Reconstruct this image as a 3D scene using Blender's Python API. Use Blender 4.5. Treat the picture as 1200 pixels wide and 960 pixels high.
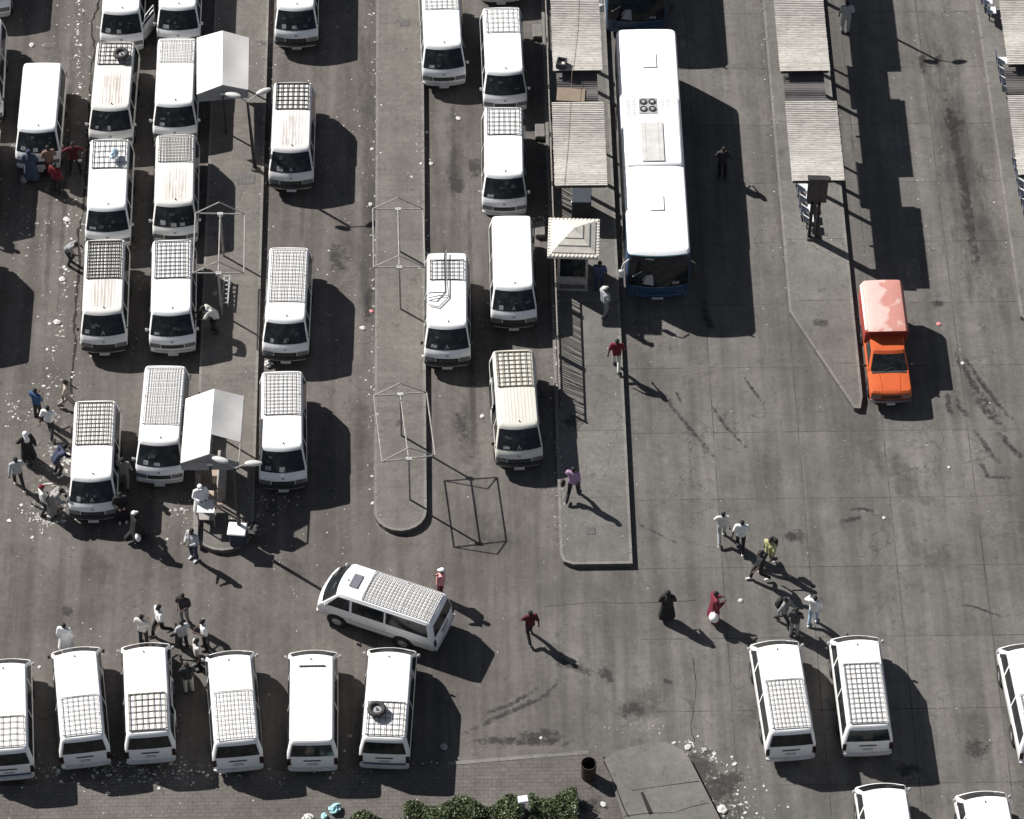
import bpy, bmesh, math, random
from mathutils import Vector, Matrix
import numpy as np
R_ = math.radians
random.seed(7)
for o in list(bpy.data.objects): bpy.data.objects.remove(o)
scene = bpy.context.scene
COL = scene.collection

# ------------------------------------------------------------------ camera
CX, CY, F = 600.0, 480.0, 4440.0
Vp = (463 - CX, -5000 - CY); Nx = 570 - CX
Ny = (-F * F - Vp[0] * Nx) / Vp[1]
Yc = Vector((Vp[0], -Vp[1], -F)).normalized()
Zc = -Vector((Nx, -Ny, -F)).normalized()
Xc = Yc.cross(Zc)
RM = Matrix((Xc, Yc, Zc))                       # camera axes -> world axes
H = 115.0
_c = RM @ Vector((0, 0, -1)); CAM = -_c * (H / -_c.z)
cd = bpy.data.cameras.new('camera'); cam = bpy.data.objects.new('camera', cd); COL.objects.link(cam)
cam.matrix_world = Matrix.Translation(CAM) @ RM.to_4x4()
cd.sensor_width = 36; cd.lens = F / 1200 * 36; cd.clip_start = 1; cd.clip_end = 2000
scene.camera = cam

def G(px, py, z=0.0):
    """photo pixel (1200x960) -> world point at height z"""
    d = RM @ Vector((px - CX, -(py - CY), -F))
    return CAM + d * ((z - CAM.z) / d.z)

# ------------------------------------------------------------------ light
KX, KY = 0.97, -0.735                             # shadow offset per metre of height
SUNV = Vector((KX, KY, -1)).normalized()         # direction the light travels
elev = math.asin(-SUNV.z)
w = bpy.data.worlds.new('World'); scene.world = w; w.use_nodes = True
nt = w.node_tree; nt.nodes.clear()
sky = nt.nodes.new('ShaderNodeTexSky'); sky.sky_type = 'NISHITA'; sky.sun_disc = False
sky.sun_elevation = elev
sky.sun_rotation = math.atan2(-SUNV.x, -SUNV.y)
sky.altitude = 2300
bg = nt.nodes.new('ShaderNodeBackground'); bg.inputs[1].default_value = 0.05
wo = nt.nodes.new('ShaderNodeOutputWorld')
hs = nt.nodes.new('ShaderNodeHueSaturation'); hs.inputs['Saturation'].default_value = .55; nt.links.new(sky.outputs[0], hs.inputs['Color']); nt.links.new(hs.outputs[0], bg.inputs[0]); nt.links.new(bg.outputs[0], wo.inputs[0])
sl = bpy.data.lights.new('sun', 'SUN'); sl.energy = 5.0; sl.angle = R_(0.5); sl.color = (1, 0.965, 0.92)
sun = bpy.data.objects.new('sun', sl); COL.objects.link(sun)
sun.rotation_euler = SUNV.to_track_quat('-Z', 'Y').to_euler()
scene.view_settings.view_transform = 'Standard'; scene.view_settings.look = 'None'
scene.view_settings.exposure = 0.68; scene.view_settings.gamma = 1; scene.view_settings.use_curve_mapping = False

# ------------------------------------------------------------------ materials
def new_mat(name):
    m = bpy.data.materials.new(name); m.use_nodes = True
    n = m.node_tree.nodes; return m, n, m.node_tree.links, n['Principled BSDF']
MATS = {}
def mat(name, c, rough=0.6, metal=0.0, spec=0.5, var=0.12, scale=3.0, bump=0.0, bscale=60.0):
    """painted / plain surface with a soft uneven tone"""
    if name in MATS: return MATS[name]
    m, n, l, b = new_mat(name)
    tc = n.new('ShaderNodeTexCoord'); no = n.new('ShaderNodeTexNoise'); no.inputs['Scale'].default_value = scale
    no.inputs['Detail'].default_value = 6
    l.new(tc.outputs['Object'], no.inputs['Vector'])
    mr = n.new('ShaderNodeMapRange'); mr.inputs[1].default_value = .3; mr.inputs[2].default_value = .7
    mr.inputs[3].default_value = 1 - var; mr.inputs[4].default_value = 1 + var
    l.new(no.outputs[0], mr.inputs[0])
    mx = n.new('ShaderNodeVectorMath'); mx.operation = 'SCALE'; mx.inputs[0].default_value = c[:3]
    l.new(mr.outputs[0], mx.inputs['Scale']); l.new(mx.outputs[0], b.inputs['Base Color'])
    b.inputs['Roughness'].default_value = rough; b.inputs['Metallic'].default_value = metal
    b.inputs['Specular IOR Level'].default_value = spec
    if bump:
        n2 = n.new('ShaderNodeTexNoise'); n2.inputs['Scale'].default_value = bscale
        l.new(tc.outputs['Object'], n2.inputs['Vector'])
        bp = n.new('ShaderNodeBump'); bp.inputs['Strength'].default_value = bump; bp.inputs['Distance'].default_value = .02
        l.new(n2.outputs[0], bp.inputs['Height']); l.new(bp.outputs[0], b.inputs['Normal'])
    MATS[name] = m; return m

class NT:
    """small node-graph helper"""
    def __init__(s, m): s.n = m.node_tree.nodes; s.l = m.node_tree.links
    def val(s, x, sock):
        if hasattr(x, 'is_linked') or hasattr(x, 'links'): s.l.new(x, sock)
        else: sock.default_value = x
    def math(s, op, a, b=0.0, c=0.0, clamp=False):
        d = s.n.new('ShaderNodeMath'); d.operation = op; d.use_clamp = clamp
        s.val(a, d.inputs[0]); s.val(b, d.inputs[1]); s.val(c, d.inputs[2]); return d.outputs[0]
    def rng(s, v, a, b, c=0.0, d=1.0):
        r = s.n.new('ShaderNodeMapRange'); s.val(v, r.inputs[0])
        r.inputs[1].default_value = a; r.inputs[2].default_value = b; r.inputs[3].default_value = c; r.inputs[4].default_value = d
        return r.outputs[0]
    def mix(s, f, a, b, mode='MIX'):
        m = s.n.new('ShaderNodeMix'); m.data_type = 'RGBA'; m.blend_type = mode
        s.val(f, m.inputs[0]); s.val(a, m.inputs[6]); s.val(b, m.inputs[7]); return m.outputs[2]
    def coord(s, kind='Object', scale=None):
        t = s.n.new('ShaderNodeTexCoord').outputs[kind]
        if scale:
            mp = s.n.new('ShaderNodeMapping'); mp.inputs['Scale'].default_value = scale; s.l.new(t, mp.inputs[0]); return mp.outputs[0]
        return t
    def noise(s, vec, scale, detail=5, rough=.55):
        t = s.n.new('ShaderNodeTexNoise'); t.inputs['Scale'].default_value = scale; t.inputs['Detail'].default_value = detail
        t.inputs['Roughness'].default_value = rough; s.l.new(vec, t.inputs['Vector']); return t.outputs[0]
    def xyz(s, vec):
        t = s.n.new('ShaderNodeSeparateXYZ'); s.l.new(vec, t.inputs[0]); return t.outputs

def rgba(c, k=1): return (c[0] * k, c[1] * k, c[2] * k, 1)

def ground_mat(name, warm, cool, grid=None, streak=0.25, split=None, patch=1.0, brick=None):
    """worn asphalt / concrete: soft tone patches, tyre-worn streaks, fine aggregate, optional slab joints"""
    m, n, l, b = new_mat(name); t = NT(m)
    co = t.coord('Object'); X, Y, Z = t.xyz(co)
    big = t.noise(co, .18, 6, .6); mid = t.noise(co, 1.1, 8, .65); fine = t.noise(co, 26, 4, .7); vf = t.noise(co, 90, 2, .7)
    st = t.noise(t.coord('Object', (1.6, .10, 1)), 1.0, 6, .6)
    if split is not None:
        f = t.rng(t.math('ADD', X, t.math('MULTIPLY', big, 5.0)), split - 1, split + 6)
        col = t.mix(f, rgba(warm), rgba(cool))
    else: col = rgba(warm)
    k = t.rng(big, .36, .64, 1 - .20 * patch, 1 + .20 * patch)
    k = t.math('MULTIPLY', k, t.rng(mid, .36, .64, .90, 1.10))
    k = t.math('MULTIPLY', k, t.rng(t.noise(co, 4.5, 7, .7), .36, .64, .89, 1.11))
    k = t.math('MULTIPLY', k, t.rng(st, .38, .62, 1 + streak * .4, 1 - streak * .7))
    k = t.math('MULTIPLY', k, t.rng(fine, .38, .62, .86, 1.14))
    k = t.math('MULTIPLY', k, t.rng(vf, .38, .62, .92, 1.08))
    # dark oily spots and pale worn spots
    sp = t.noise(t.coord('Object', (1, .8, 1)), 2.6, 9, .72)
    k = t.math('MULTIPLY', k, t.rng(sp, .57, .72, 1.0, .55))
    sp3 = t.noise(t.coord('Object', (.9, 1.1, 1)), 7.5, 6, .75)
    k = t.math('MULTIPLY', k, t.rng(sp3, .60, .72, 1.0, .60))
    k = t.math('MULTIPLY', k, t.rng(t.noise(co, 11, 6, .8), .62, .70, 1.0, 1.45))
    # hairline cracks
    vo = n.new('ShaderNodeTexVoronoi'); vo.feature = 'DISTANCE_TO_EDGE'; vo.inputs['Scale'].default_value = .35
    wv = n.new('ShaderNodeVectorMath'); wv.operation = 'ADD'; l.new(co, wv.inputs[0])
    nn = n.new('ShaderNodeTexNoise'); nn.inputs['Scale'].default_value = 1.4; nn.inputs['Detail'].default_value = 8; l.new(co, nn.inputs['Vector'])
    sc = n.new('ShaderNodeVectorMath'); sc.operation = 'SCALE'; sc.inputs['Scale'].default_value = 1.6; l.new(nn.outputs['Color'], sc.inputs[0])
    l.new(sc.outputs[0], wv.inputs[1]); l.new(wv.outputs[0], vo.inputs['Vector'])
    crack = t.math('MULTIPLY', t.rng(vo.outputs['Distance'], .002, .010, 1, 0), t.rng(big, .5, .6))
    k = t.math('MULTIPLY', k, t.math('SUBTRACT', 1.0, t.math('MULTIPLY', crack, .45)))
    if grid:
        gx, sx, gy, sy, x0 = grid
        def line(C, o, s, ww):
            q = t.math('FRACT', t.math('DIVIDE', t.math('ADD', C, 1000 * s - o + s * .5), s))
            return t.rng(t.math('ABSOLUTE', t.math('SUBTRACT', q, .5)), ww / s * .4, ww / s, 1, 0)
        wob = t.math('MULTIPLY', t.math('SUBTRACT', mid, .5), .05)
        a = line(t.math('ADD', X, wob), gx, sx, .02); c2 = line(t.math('ADD', Y, wob), gy, sy, .02)
        g = t.math('MULTIPLY', t.math('MAXIMUM', a, c2), t.math('GREATER_THAN', X, x0))
        g = t.math('MULTIPLY', g, t.rng(mid, .42, .58, .15, .72))
        k = t.math('MULTIPLY', k, t.math('SUBTRACT', 1.0, g))
        # every slab was poured apart: slight tone steps
        ids = n.new('ShaderNodeCombineXYZ')
        l.new(t.math('FLOOR', t.math('DIVIDE', t.math('SUBTRACT', X, gx), sx)), ids.inputs[0])
        l.new(t.math('FLOOR', t.math('DIVIDE', t.math('SUBTRACT', Y, gy), sy)), ids.inputs[1])
        wn = n.new('ShaderNodeTexWhiteNoise'); l.new(ids.outputs[0], wn.inputs['Vector'])
        k = t.math('MULTIPLY', k, t.math('ADD', 1.0, t.math('MULTIPLY', t.math('MULTIPLY', t.math('SUBTRACT', wn.outputs['Value'], .5), .14), t.math('GREATER_THAN', X, x0))))
    if brick:
        bt = n.new('ShaderNodeTexBrick'); bt.inputs['Scale'].default_value = 1.0
        bt.inputs['Brick Width'].default_value = brick[0]; bt.inputs['Row Height'].default_value = brick[1]
        bt.inputs['Mortar Size'].default_value = .012
        bt.inputs['Color1'].default_value = (1.04, 1.04, 1.04, 1); bt.inputs['Color2'].default_value = (.93, .93, .93, 1); q_ = brick[2]; bt.inputs['Mortar'].default_value = (q_, q_, q_, 1)
        l.new(co, bt.inputs['Vector'])
        col = t.mix(1.0, col, bt.outputs['Color'], 'MULTIPLY')
    vm = n.new('ShaderNodeVectorMath'); vm.operation = 'SCALE'; t.val(col if not isinstance(col, tuple) else col[:3], vm.inputs[0])
    l.new(k, vm.inputs['Scale']); l.new(vm.outputs[0], b.inputs['Base Color'])
    b.inputs['Roughness'].default_value = .85; b.inputs['Specular IOR Level'].default_value = .3
    bp = n.new('ShaderNodeBump'); bp.inputs['Strength'].default_value = .5; bp.inputs['Distance'].default_value = .01
    l.new(t.math('ADD', fine, mid), bp.inputs['Height']); l.new(bp.outputs[0], b.inputs['Normal'])
    return m

def decal_mat(name, c, density=.8, scale=2.0, stretch=(1, 1, 1), lo=.42, hi=.58):
    """stain or tyre mark: ragged, breaking up through noise, clear of its sheet's edge (UV)"""
    m, n, l, b = new_mat(name); t = NT(m)
    co = t.coord('Object', stretch); no = t.noise(co, scale, 8, .7)
    u, v, _ = t.xyz(t.coord('UV'))
    ex = t.math('MULTIPLY', t.math('MULTIPLY', u, t.math('SUBTRACT', 1.0, u)), 4.0)
    ey = t.math('MULTIPLY', t.math('MULTIPLY', v, t.math('SUBTRACT', 1.0, v)), 4.0)
    e = t.math('POWER', t.math('MULTIPLY', ex, ey), .6)
    n2 = t.noise(co, scale * 4.5, 6, .75)
    q = t.math('ADD', t.math('MULTIPLY', e, .34), t.math('ADD', t.math('MULTIPLY', no, 1.0), t.math('MULTIPLY', n2, .45)))
    a = t.math('MULTIPLY', t.math('MULTIPLY', t.rng(q, .86 + lo * .1, 1.12 + (hi - .58)), density, clamp=True), t.rng(e, .0, .25), clamp=True)
    b.inputs['Base Color'].default_value = rgba(c); b.inputs['Roughness'].default_value = .7
    l.new(a, b.inputs['Alpha'])
    return m

def paint_mat(name, base, stain=0.0, ribs=False, stain_col=(.36, .305, .26)):
    """van paint: white enamel, roof ribs, rust-brown washed streaks on some roofs, road dirt low down"""
    m, n, l, b = new_mat(name); t = NT(m)
    co = t.coord('Object'); X, Y, Z = t.xyz(co)
    oi = n.new('ShaderNodeObjectInfo').outputs['Random']
    off = n.new('ShaderNodeVectorMath'); off.operation = 'ADD'; l.new(co, off.inputs[0])
    cb = n.new('ShaderNodeCombineXYZ'); l.new(t.math('MULTIPLY', oi, 50.0), cb.inputs[0]); l.new(t.math('MULTIPLY', oi, 31.0), cb.inputs[1]); l.new(cb.outputs[0], off.inputs[1])
    oc = off.outputs[0]
    mp = n.new('ShaderNodeMapping'); mp.inputs['Scale'].default_value = (9, .7, 1); l.new(oc, mp.inputs[0])
    stn = t.noise(mp.outputs[0], 1.2, 7, .65); bl = t.noise(oc, 1.3, 6, .6); fn = t.noise(oc, 14, 4, .6)
    col = t.mix(t.rng(bl, .35, .7, 0, .35), rgba(base), rgba((base[0] * .9, base[1] * .88, base[2] * .84)))
    dirt = t.math('MULTIPLY', t.rng(Z, 1.0, .3, 0, .55), t.rng(fn, .3, .6, .4, 1))
    col = t.mix(dirt, col, (.28, .25, .22, 1))
    if stain:
        top = t.math('GREATER_THAN', Z, 1.78)
        reg = t.math('MULTIPLY', t.rng(t.math('ABSOLUTE', X), .30, .58, 1, .15), t.rng(Y, .55, .25, .35, 1))
        reg = t.math('MULTIPLY', reg, t.rng(Y, -1.40, -1.10, .1, 1))
        s = t.math('MULTIPLY', t.math('MULTIPLY', reg, top), t.math('MULTIPLY', t.rng(stn, .3, .62), t.rng(bl, .25, .5, .55, 1)))
        col = t.mix(t.math('MULTIPLY', s, stain), col, rgba(stain_col))
    l.new(col, b.inputs['Base Color'])
    b.inputs['Roughness'].default_value = .38; b.inputs['Specular IOR Level'].default_value = .4
    bp = n.new('ShaderNodeBump'); bp.inputs['Strength'].default_value = .45 if ribs else .12; bp.inputs['Distance'].default_value = .012
    if ribs:
        wv = t.math('SINE', t.math('MULTIPLY', X, 6.283 / .13)); h = t.math('MULTIPLY', t.rng(wv, .0, .8), t.math('GREATER_THAN', Z, 1.85))
        h = t.math('MULTIPLY', h, t.math('MULTIPLY', t.math('LESS_THAN', t.math('ABSOLUTE', X), .6), t.math('MULTIPLY', t.math('GREATER_THAN', Y, -1.2), t.math('LESS_THAN', Y, 2.1)))); l.new(h, bp.inputs['Height'])
    else: l.new(bl, bp.inputs['Height'])
    l.new(bp.outputs[0], b.inputs['Normal'])
    return m

def glass_mat(name, c=(.012, .014, .016), var=.5):
    m, n, l, b = new_mat(name); t = NT(m)
    oi = n.new('ShaderNodeObjectInfo').outputs['Random']; co = t.coord('Object')
    off = n.new('ShaderNodeVectorMath'); off.operation = 'ADD'; l.new(co, off.inputs[0])
    cb = n.new('ShaderNodeCombineXYZ'); l.new(t.math('MULTIPLY', oi, 40.0), cb.inputs[0]); l.new(cb.outputs[0], off.inputs[1])
    nn = t.noise(off.outputs[0], 3.5, 5, .6)
    l.new(t.mix(t.rng(nn, .45, .72, 0, var), rgba(c), (.06, .065, .066, 1)), b.inputs['Base Color'])
    b.inputs['Roughness'].default_value = .12; b.inputs['Specular IOR Level'].default_value = .35
    return m

def corr_mat(name, c1, c2, axis='Y', period=.12, dirt=.5, marks=True):
    """corrugated roof sheet, weathered, with broken dark lines of grime in the troughs"""
    m, n, l, b = new_mat(name); t = NT(m)
    co = t.coord('Object'); X, Y, Z = t.xyz(co); A = Y if axis == 'Y' else X
    wv = t.math('SINE', t.math('MULTIPLY', A, 6.283 / period))
    mp = t.coord('Object', (2.2, 9, 1) if axis == 'Y' else (9, 2.2, 1)); gr = t.noise(mp, 1.4, 7, .75)
    bl = t.noise(co, 1.2, 6, .6)
    line = t.math('MULTIPLY', t.rng(wv, -.55, -1.0, 0, 1), t.rng(gr, .40, .58))
    col = t.mix(t.rng(bl, .3, .7), rgba(c1), rgba(c2))
    col = t.mix(t.math('MULTIPLY', line, dirt), col, (.07, .06, .05, 1))
    if marks:
        sp = t.noise(t.coord('Object', (1.1, 5, 1)), 3.6, 8, .75)
        col = t.mix(t.rng(sp, .53, .66, 0, .8), col, (.12, .10, .085, 1))
        row = t.noise(t.coord('Object', (.25, 4.2, 1)), 2.0, 3, .6)
        col = t.mix(t.rng(row, .45, .62, 0, .4), col, (.25, .235, .21, 1))
    l.new(col, b.inputs['Base Color']); b.inputs['Roughness'].default_value = .7
    bp = n.new('ShaderNodeBump'); bp.inputs['Strength'].default_value = .6; bp.inputs['Distance'].default_value = .03
    l.new(wv, bp.inputs['Height']); l.new(bp.outputs[0], b.inputs['Normal'])
    return m

M = dict(
    asphalt=ground_mat('asphalt_ground', (.107, .096, .087), (.113, .106, .098), grid=(7.82, 3.30, 1.99, 3.27, 4.6), split=0, streak=.34),
    island=ground_mat('island_pavers', (.136, .126, .113), (0, 0, 0), streak=.10, patch=.5, brick=(.9, .30, .86)),
    island2=ground_mat('platform_concrete', (.130, .124, .114), (0, 0, 0), streak=.08, patch=.8, grid=(30.3, 60, 1.99, 3.27, -40)),
    kerb=ground_mat('kerb_stone', (.175, .166, .154), (0, 0, 0), streak=.05, patch=.6, grid=(50.5, 100, 0, .9, -60)),
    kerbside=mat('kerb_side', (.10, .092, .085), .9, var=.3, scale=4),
    brick=ground_mat('brick_paving', (.112, .101, .092), (0, 0, 0), streak=.05, patch=.8, brick=(.30, .16, .68)),
    slab=ground_mat('old_slab', (.142, .134, .124), (0, 0, 0), streak=.02, patch=.8),
    soil=mat('dark_soil', (.05, .045, .04), .95, var=.5, scale=5, bump=.5),
    paint=paint_mat('van_paint', (.80, .80, .80)),
    paint_r=paint_mat('van_paint_ribbed', (.79, .785, .77), ribs=True),
    paint_s=paint_mat('van_paint_stained', (.74, .73, .70), .85, True),
    paint_g=paint_mat('van_paint_grey_rust', (.72, .71, .69), .9, True, (.36, .33, .30)),
    paint_c=paint_mat('van_paint_cream', (.62, .61, .545), .3, True),
    glass=glass_mat('window_glass'),
    rubber=mat('rubber', (.018, .018, .018), .8, var=.3),
    steel=mat('rim_steel', (.45, .45, .45), .4, .6, var=.15),
    dark=mat('dark_plastic', (.02, .02, .021), .55, var=.3),
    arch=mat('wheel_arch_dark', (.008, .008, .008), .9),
    bumper_w=mat('bumper_pale', (.55, .55, .55), .5, var=.15),
    bumper_d=mat('bumper_dark', (.035, .035, .037), .5, var=.2),
    lamp=mat('headlight_glass', (.14, .145, .15), .2, .1, spec=.8, var=.2, scale=10),
    tail=mat('tail_light_red', (.03, .010, .010), .3, var=.3, scale=9),
    grille=mat('grille_grey', (.10, .10, .105), .4, .5),
    plate=mat('number_plate', (.45, .45, .45), .5, var=.2, scale=20),
    paper=mat('paper', (.48, .49, .49), .8, var=.25, scale=14),
    paper_n=mat('notice_paper', (.22, .23, .235), .7, var=.6, scale=16),
    paper_d=mat('paper_dim', (.045, .048, .05), .6, var=.6, scale=10),
    rackd=mat('rack_dark', (.085, .082, .08), .5, .3, var=.3, scale=6),
    rackg=mat('rack_grey', (.28, .27, .26), .5, .3, var=.3, scale=6),
    racky=mat('rack_tan', (.17, .15, .11), .6, .1, var=.3, scale=6),
    seam=mat('door_seam', (.10, .10, .10), .8),
    blue=mat('bus_blue', (.030, .068, .125), .32, var=.12),
    lblue=mat('bus_light_blue', (.30, .48, .62), .35, var=.1),
    buswhite=mat('bus_white', (.80, .81, .82), .4, var=.03),
    acgrey=mat('ac_grey', (.33, .33, .33), .6, var=.2),
    orange=mat('pickup_orange', (.50, .098, .028), .38, var=.06),
    chrome=mat('dull_chrome', (.30, .27, .30), .35, .6, var=.2),
    sheet=corr_mat('corrugated_pale', (.60, .57, .525), (.47, .445, .405), period=.10, dirt=.75),
    sheetd=corr_mat('corrugated_dark', (.13, .12, .12), (.085, .08, .08), period=.10, dirt=.8, marks=False),
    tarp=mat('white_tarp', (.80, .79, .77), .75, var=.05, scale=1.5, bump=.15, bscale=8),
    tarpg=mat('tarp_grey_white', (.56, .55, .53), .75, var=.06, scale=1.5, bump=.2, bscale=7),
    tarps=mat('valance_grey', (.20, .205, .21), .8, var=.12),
    frame=mat('frame_paint', (.30, .28, .265), .5, .2, var=.25, scale=5),
    post=mat('dark_post', (.028, .026, .026), .6, .3, var=.3),
    lampgrey=mat('lamp_head_grey', (.50, .50, .49), .5, var=.1),
    ironrail=mat('fence_iron', (.06, .055, .05), .6, .3, var=.4, scale=8),
    railtop=mat('fence_top_rail', (.22, .20, .18), .6, .2, var=.5, scale=12),
    cream=mat('kiosk_cream', (.56, .53, .47), .6, var=.12, scale=4),
    boothw=mat('booth_wall', (.36, .34, .31), .7, var=.25, scale=5),
    card=mat('cardboard', (.34, .265, .20), .85, var=.15, scale=6),
    wood=mat('plywood_brown', (.20, .155, .115), .85, var=.12, scale=4),
    bluebox=mat('slate_blue_metal', (.030, .037, .050), .55, var=.12),
    tubblue=mat('tub_dark', (.02, .03, .055), .5),
    white=mat('white_plastic', (.78, .78, .77), .5, var=.06),
    seatb=mat('seat_navy', (.03, .035, .07), .5, var=.2),
    seatw=mat('seat_pale', (.62, .64, .66), .5, var=.1),
    drum=mat('rusty_drum', (.035, .028, .022), .7, .2, var=.5, scale=8),
    litter=mat('litter_white', (.52, .51, .48), .8, var=.3, scale=9),
    litterd=mat('litter_grey', (.30, .29, .27), .8, var=.4, scale=9),
    leaf=mat('hedge_leaf', (.058, .082, .030), .55, var=.5, scale=6),
    twig=mat('hedge_twig', (.06, .045, .03), .9),
    aqua=mat('plastic_aqua', (.35, .60, .62), .5),
    pink=mat('plastic_pink', (.65, .22, .24), .5),
    rope=mat('rope_grey', (.20, .19, .175), .8),
    sign=mat('sign_back', (.06, .055, .055), .6, .2, var=.35, scale=5),
    crack=mat('crack_dark', (.015, .013, .012), .95),
    sunroof=mat('sunroof_glass', (.16, .16, .19), .25),
)
def sw(n, c, **k): return mat(n, c, .85, var=.12, scale=8, bump=.25, bscale=18, **k)
canopy_m, _n, _l, _b = new_mat('canopy_faded_red'); _t = NT(canopy_m)
_c1 = _t.coord('Object'); _X, _Y, _Z = _t.xyz(_c1)
_no = _t.noise(_c1, 1.5, 3, .4)
_edge = _t.rng(_t.math('ADD', _no, _t.math('MULTIPLY', _X, -.28)), .44, .53)
_cc = _t.mix(_edge, (.47, .21, .175, 1), (.60, .44, .40, 1))
_cc = _t.mix(_t.rng(_t.noise(_c1, 6, 6, .7), .4, .65, 0, .35), _cc, (.50, .26, .22, 1)); _cc = _t.mix(_t.math('LESS_THAN', _Z, 1.86), _cc, (.34, .05, .035, 1))
_l.new(_cc, _b.inputs['Base Color']); _b.inputs['Roughness'].default_value = .5
M['canopy'] = canopy_m

# ------------------------------------------------------------------ mesh helpers
class MB:
    def __init__(s): s.v = []; s.f = []; s.mi = []; s.uv = {}
    def add(s, vs, fs, mi=0):
        k = len(s.v); s.v += [tuple(q) for q in vs]; s.f += [tuple(i + k for i in f) for f in fs]; s.mi += [mi] * len(fs)
    def box(s, c, d, rz=0.0, mi=0, rx=0.0, bevel=0.0, ry=0.0):
        hx, hy, hz = d[0] / 2, d[1] / 2, d[2] / 2
        mt = Matrix.Translation(c) @ Matrix.Rotation(rz, 4, 'Z') @ Matrix.Rotation(ry, 4, 'Y') @ Matrix.Rotation(rx, 4, 'X')
        if bevel:
            b_ = bevel; vs = []
            for z, q in ((-hz, b_), (-hz + b_, 0), (hz - b_, 0), (hz, b_)):
                for x, y in ((-hx + q, -hy + b_ + q), (-hx + b_ + q, -hy + q), (hx - b_ - q, -hy + q), (hx - q, -hy + b_ + q), (hx - q, hy - b_ - q), (hx - b_ - q, hy - q), (-hx + b_ + q, hy - q), (-hx + q, hy - b_ - q)):
                    vs.append(mt @ Vector((x, y, z)))
            fs = [tuple(reversed(range(8))), tuple(range(24, 32))]
            for r in range(3):
                for i in range(8): j = (i + 1) % 8; fs.append((r * 8 + i, r * 8 + j, r * 8 + 8 + j, r * 8 + 8 + i))
            s.add(vs, fs, mi); return
        vs = [mt @ Vector((x, y, z)) for z in (-hz, hz) for x, y in ((-hx, -hy), (hx, -hy), (hx, hy), (-hx, hy))]
        s.add(vs, [(3, 2, 1, 0), (4, 5, 6, 7), (0, 1, 5, 4), (1, 2, 6, 5), (2, 3, 7, 6), (3, 0, 4, 7)], mi)
    def tube(s, p0, p1, r0, r1=None, n=8, mi=0, cap=True):
        p0, p1 = Vector(p0), Vector(p1); r1 = r0 if r1 is None else r1
        d = (p1 - p0).normalized(); a = d.orthogonal().normalized(); b = d.cross(a)
        vs = [p + (a * math.cos(6.2832 * i / n) + b * math.sin(6.2832 * i / n)) * r for p, r in ((p0, r0), (p1, r1)) for i in range(n)]
        fs = [(i, (i + 1) % n, n + (i + 1) % n, n + i) for i in range(n)]
        if cap: fs += [tuple(reversed(range(n))), tuple(range(n, 2 * n))]
        s.add(vs, fs, mi)
    def path(s, pts, r, n=6, mi=0):
        for a, b in zip(pts[:-1], pts[1:]): s.tube(a, b, r, n=n, mi=mi)
    def sphere(s, c, r, n=10, m=7, mi=0):
        r = r if hasattr(r, '__len__') else (r, r, r); vs = [(c[0], c[1], c[2] - r[2])]
        for j in range(1, m):
            t = math.pi * j / m
            for i in range(n): a = 6.2832 * i / n; vs.append((c[0] + r[0] * math.sin(t) * math.cos(a), c[1] + r[1] * math.sin(t) * math.sin(a), c[2] - r[2] * math.cos(t)))
        vs.append((c[0], c[1], c[2] + r[2])); L = len(vs) - 1
        fs = [(0, 1 + (i + 1) % n, 1 + i) for i in range(n)]
        for j in range(m - 2):
            for i in range(n): k = 1 + j * n; fs.append((k + i, k + (i + 1) % n, k + n + (i + 1) % n, k + n + i))
        k = 1 + (m - 2) * n; fs += [(L, k + i, k + (i + 1) % n) for i in range(n)]
        s.add(vs, fs, mi)
    def capsule(s, p0, r0, p1, r1, n=10):
        s.tube(p0, p1, r0, r1, n, cap=False); s.sphere(p0, r0, n, 6); s.sphere(p1, r1, n, 6)
    def prism(s, pts, z0, z1, mi=0, mis=None):
        n = len(pts); vs = [(p[0], p[1], z0) for p in pts] + [(p[0], p[1], z1) for p in pts]
        s.add(vs, [tuple(range(n, 2 * n))], mi)
        s.add(vs, [(i, (i + 1) % n, n + (i + 1) % n, n + i) for i in range(n)], mi if mis is None else mis)
    def quadgrid(s, fn, nu, nv, mi=0):
        vs = [fn(i / nu, j / nv) for j in range(nv + 1) for i in range(nu + 1)]
        fs = [(j * (nu + 1) + i, j * (nu + 1) + i + 1, (j + 1) * (nu + 1) + i + 1, (j + 1) * (nu + 1) + i) for j in range(nv) for i in range(nu)]
        s.add(vs, fs, mi)
    def mesh(s, name, mats, smooth=False, angle=None):
        me = bpy.data.meshes.new(name); me.from_pydata(s.v, [], s.f); me.update()
        for m in (mats if isinstance(mats, (list, tuple)) else [mats]): me.materials.append(m)
        me.polygons.foreach_set('material_index', s.mi)
        if smooth: me.polygons.foreach_set('use_smooth', [True] * len(me.polygons))
        if angle: 
            me.polygons.foreach_set('use_smooth', [True] * len(me.polygons)); me.set_sharp_from_angle(angle=R_(angle))
        return me
    def build(s, name, mats, parent=None, smooth=False, angle=None):
        return link(name, s.mesh(name, mats, smooth, angle), parent)

def link(name, data, parent=None):
    o = bpy.data.objects.new(name, data); COL.objects.link(o)
    if parent is not None: o.parent = parent
    return o
def tag(o, label, cat, group=None):
    o['label'] = label; o['category'] = cat
    if group: o['group'] = group
    return o
def thing(name, label, cat, loc=(0, 0, 0), rz=0.0, group=None):
    o = link(name, None); o.location = loc; o.rotation_euler = (0, 0, rz); return tag(o, label, cat, group)
def struct(name, mb, mats, **k):
    o = mb.build(name, mats, **k); o['kind'] = 'structure'; return o
def copy_tree(o, parent=None):
    c = o.copy(); COL.objects.link(c); c.parent = parent
    for ch in list(o.children): copy_tree(ch, c)
    return c

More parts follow.
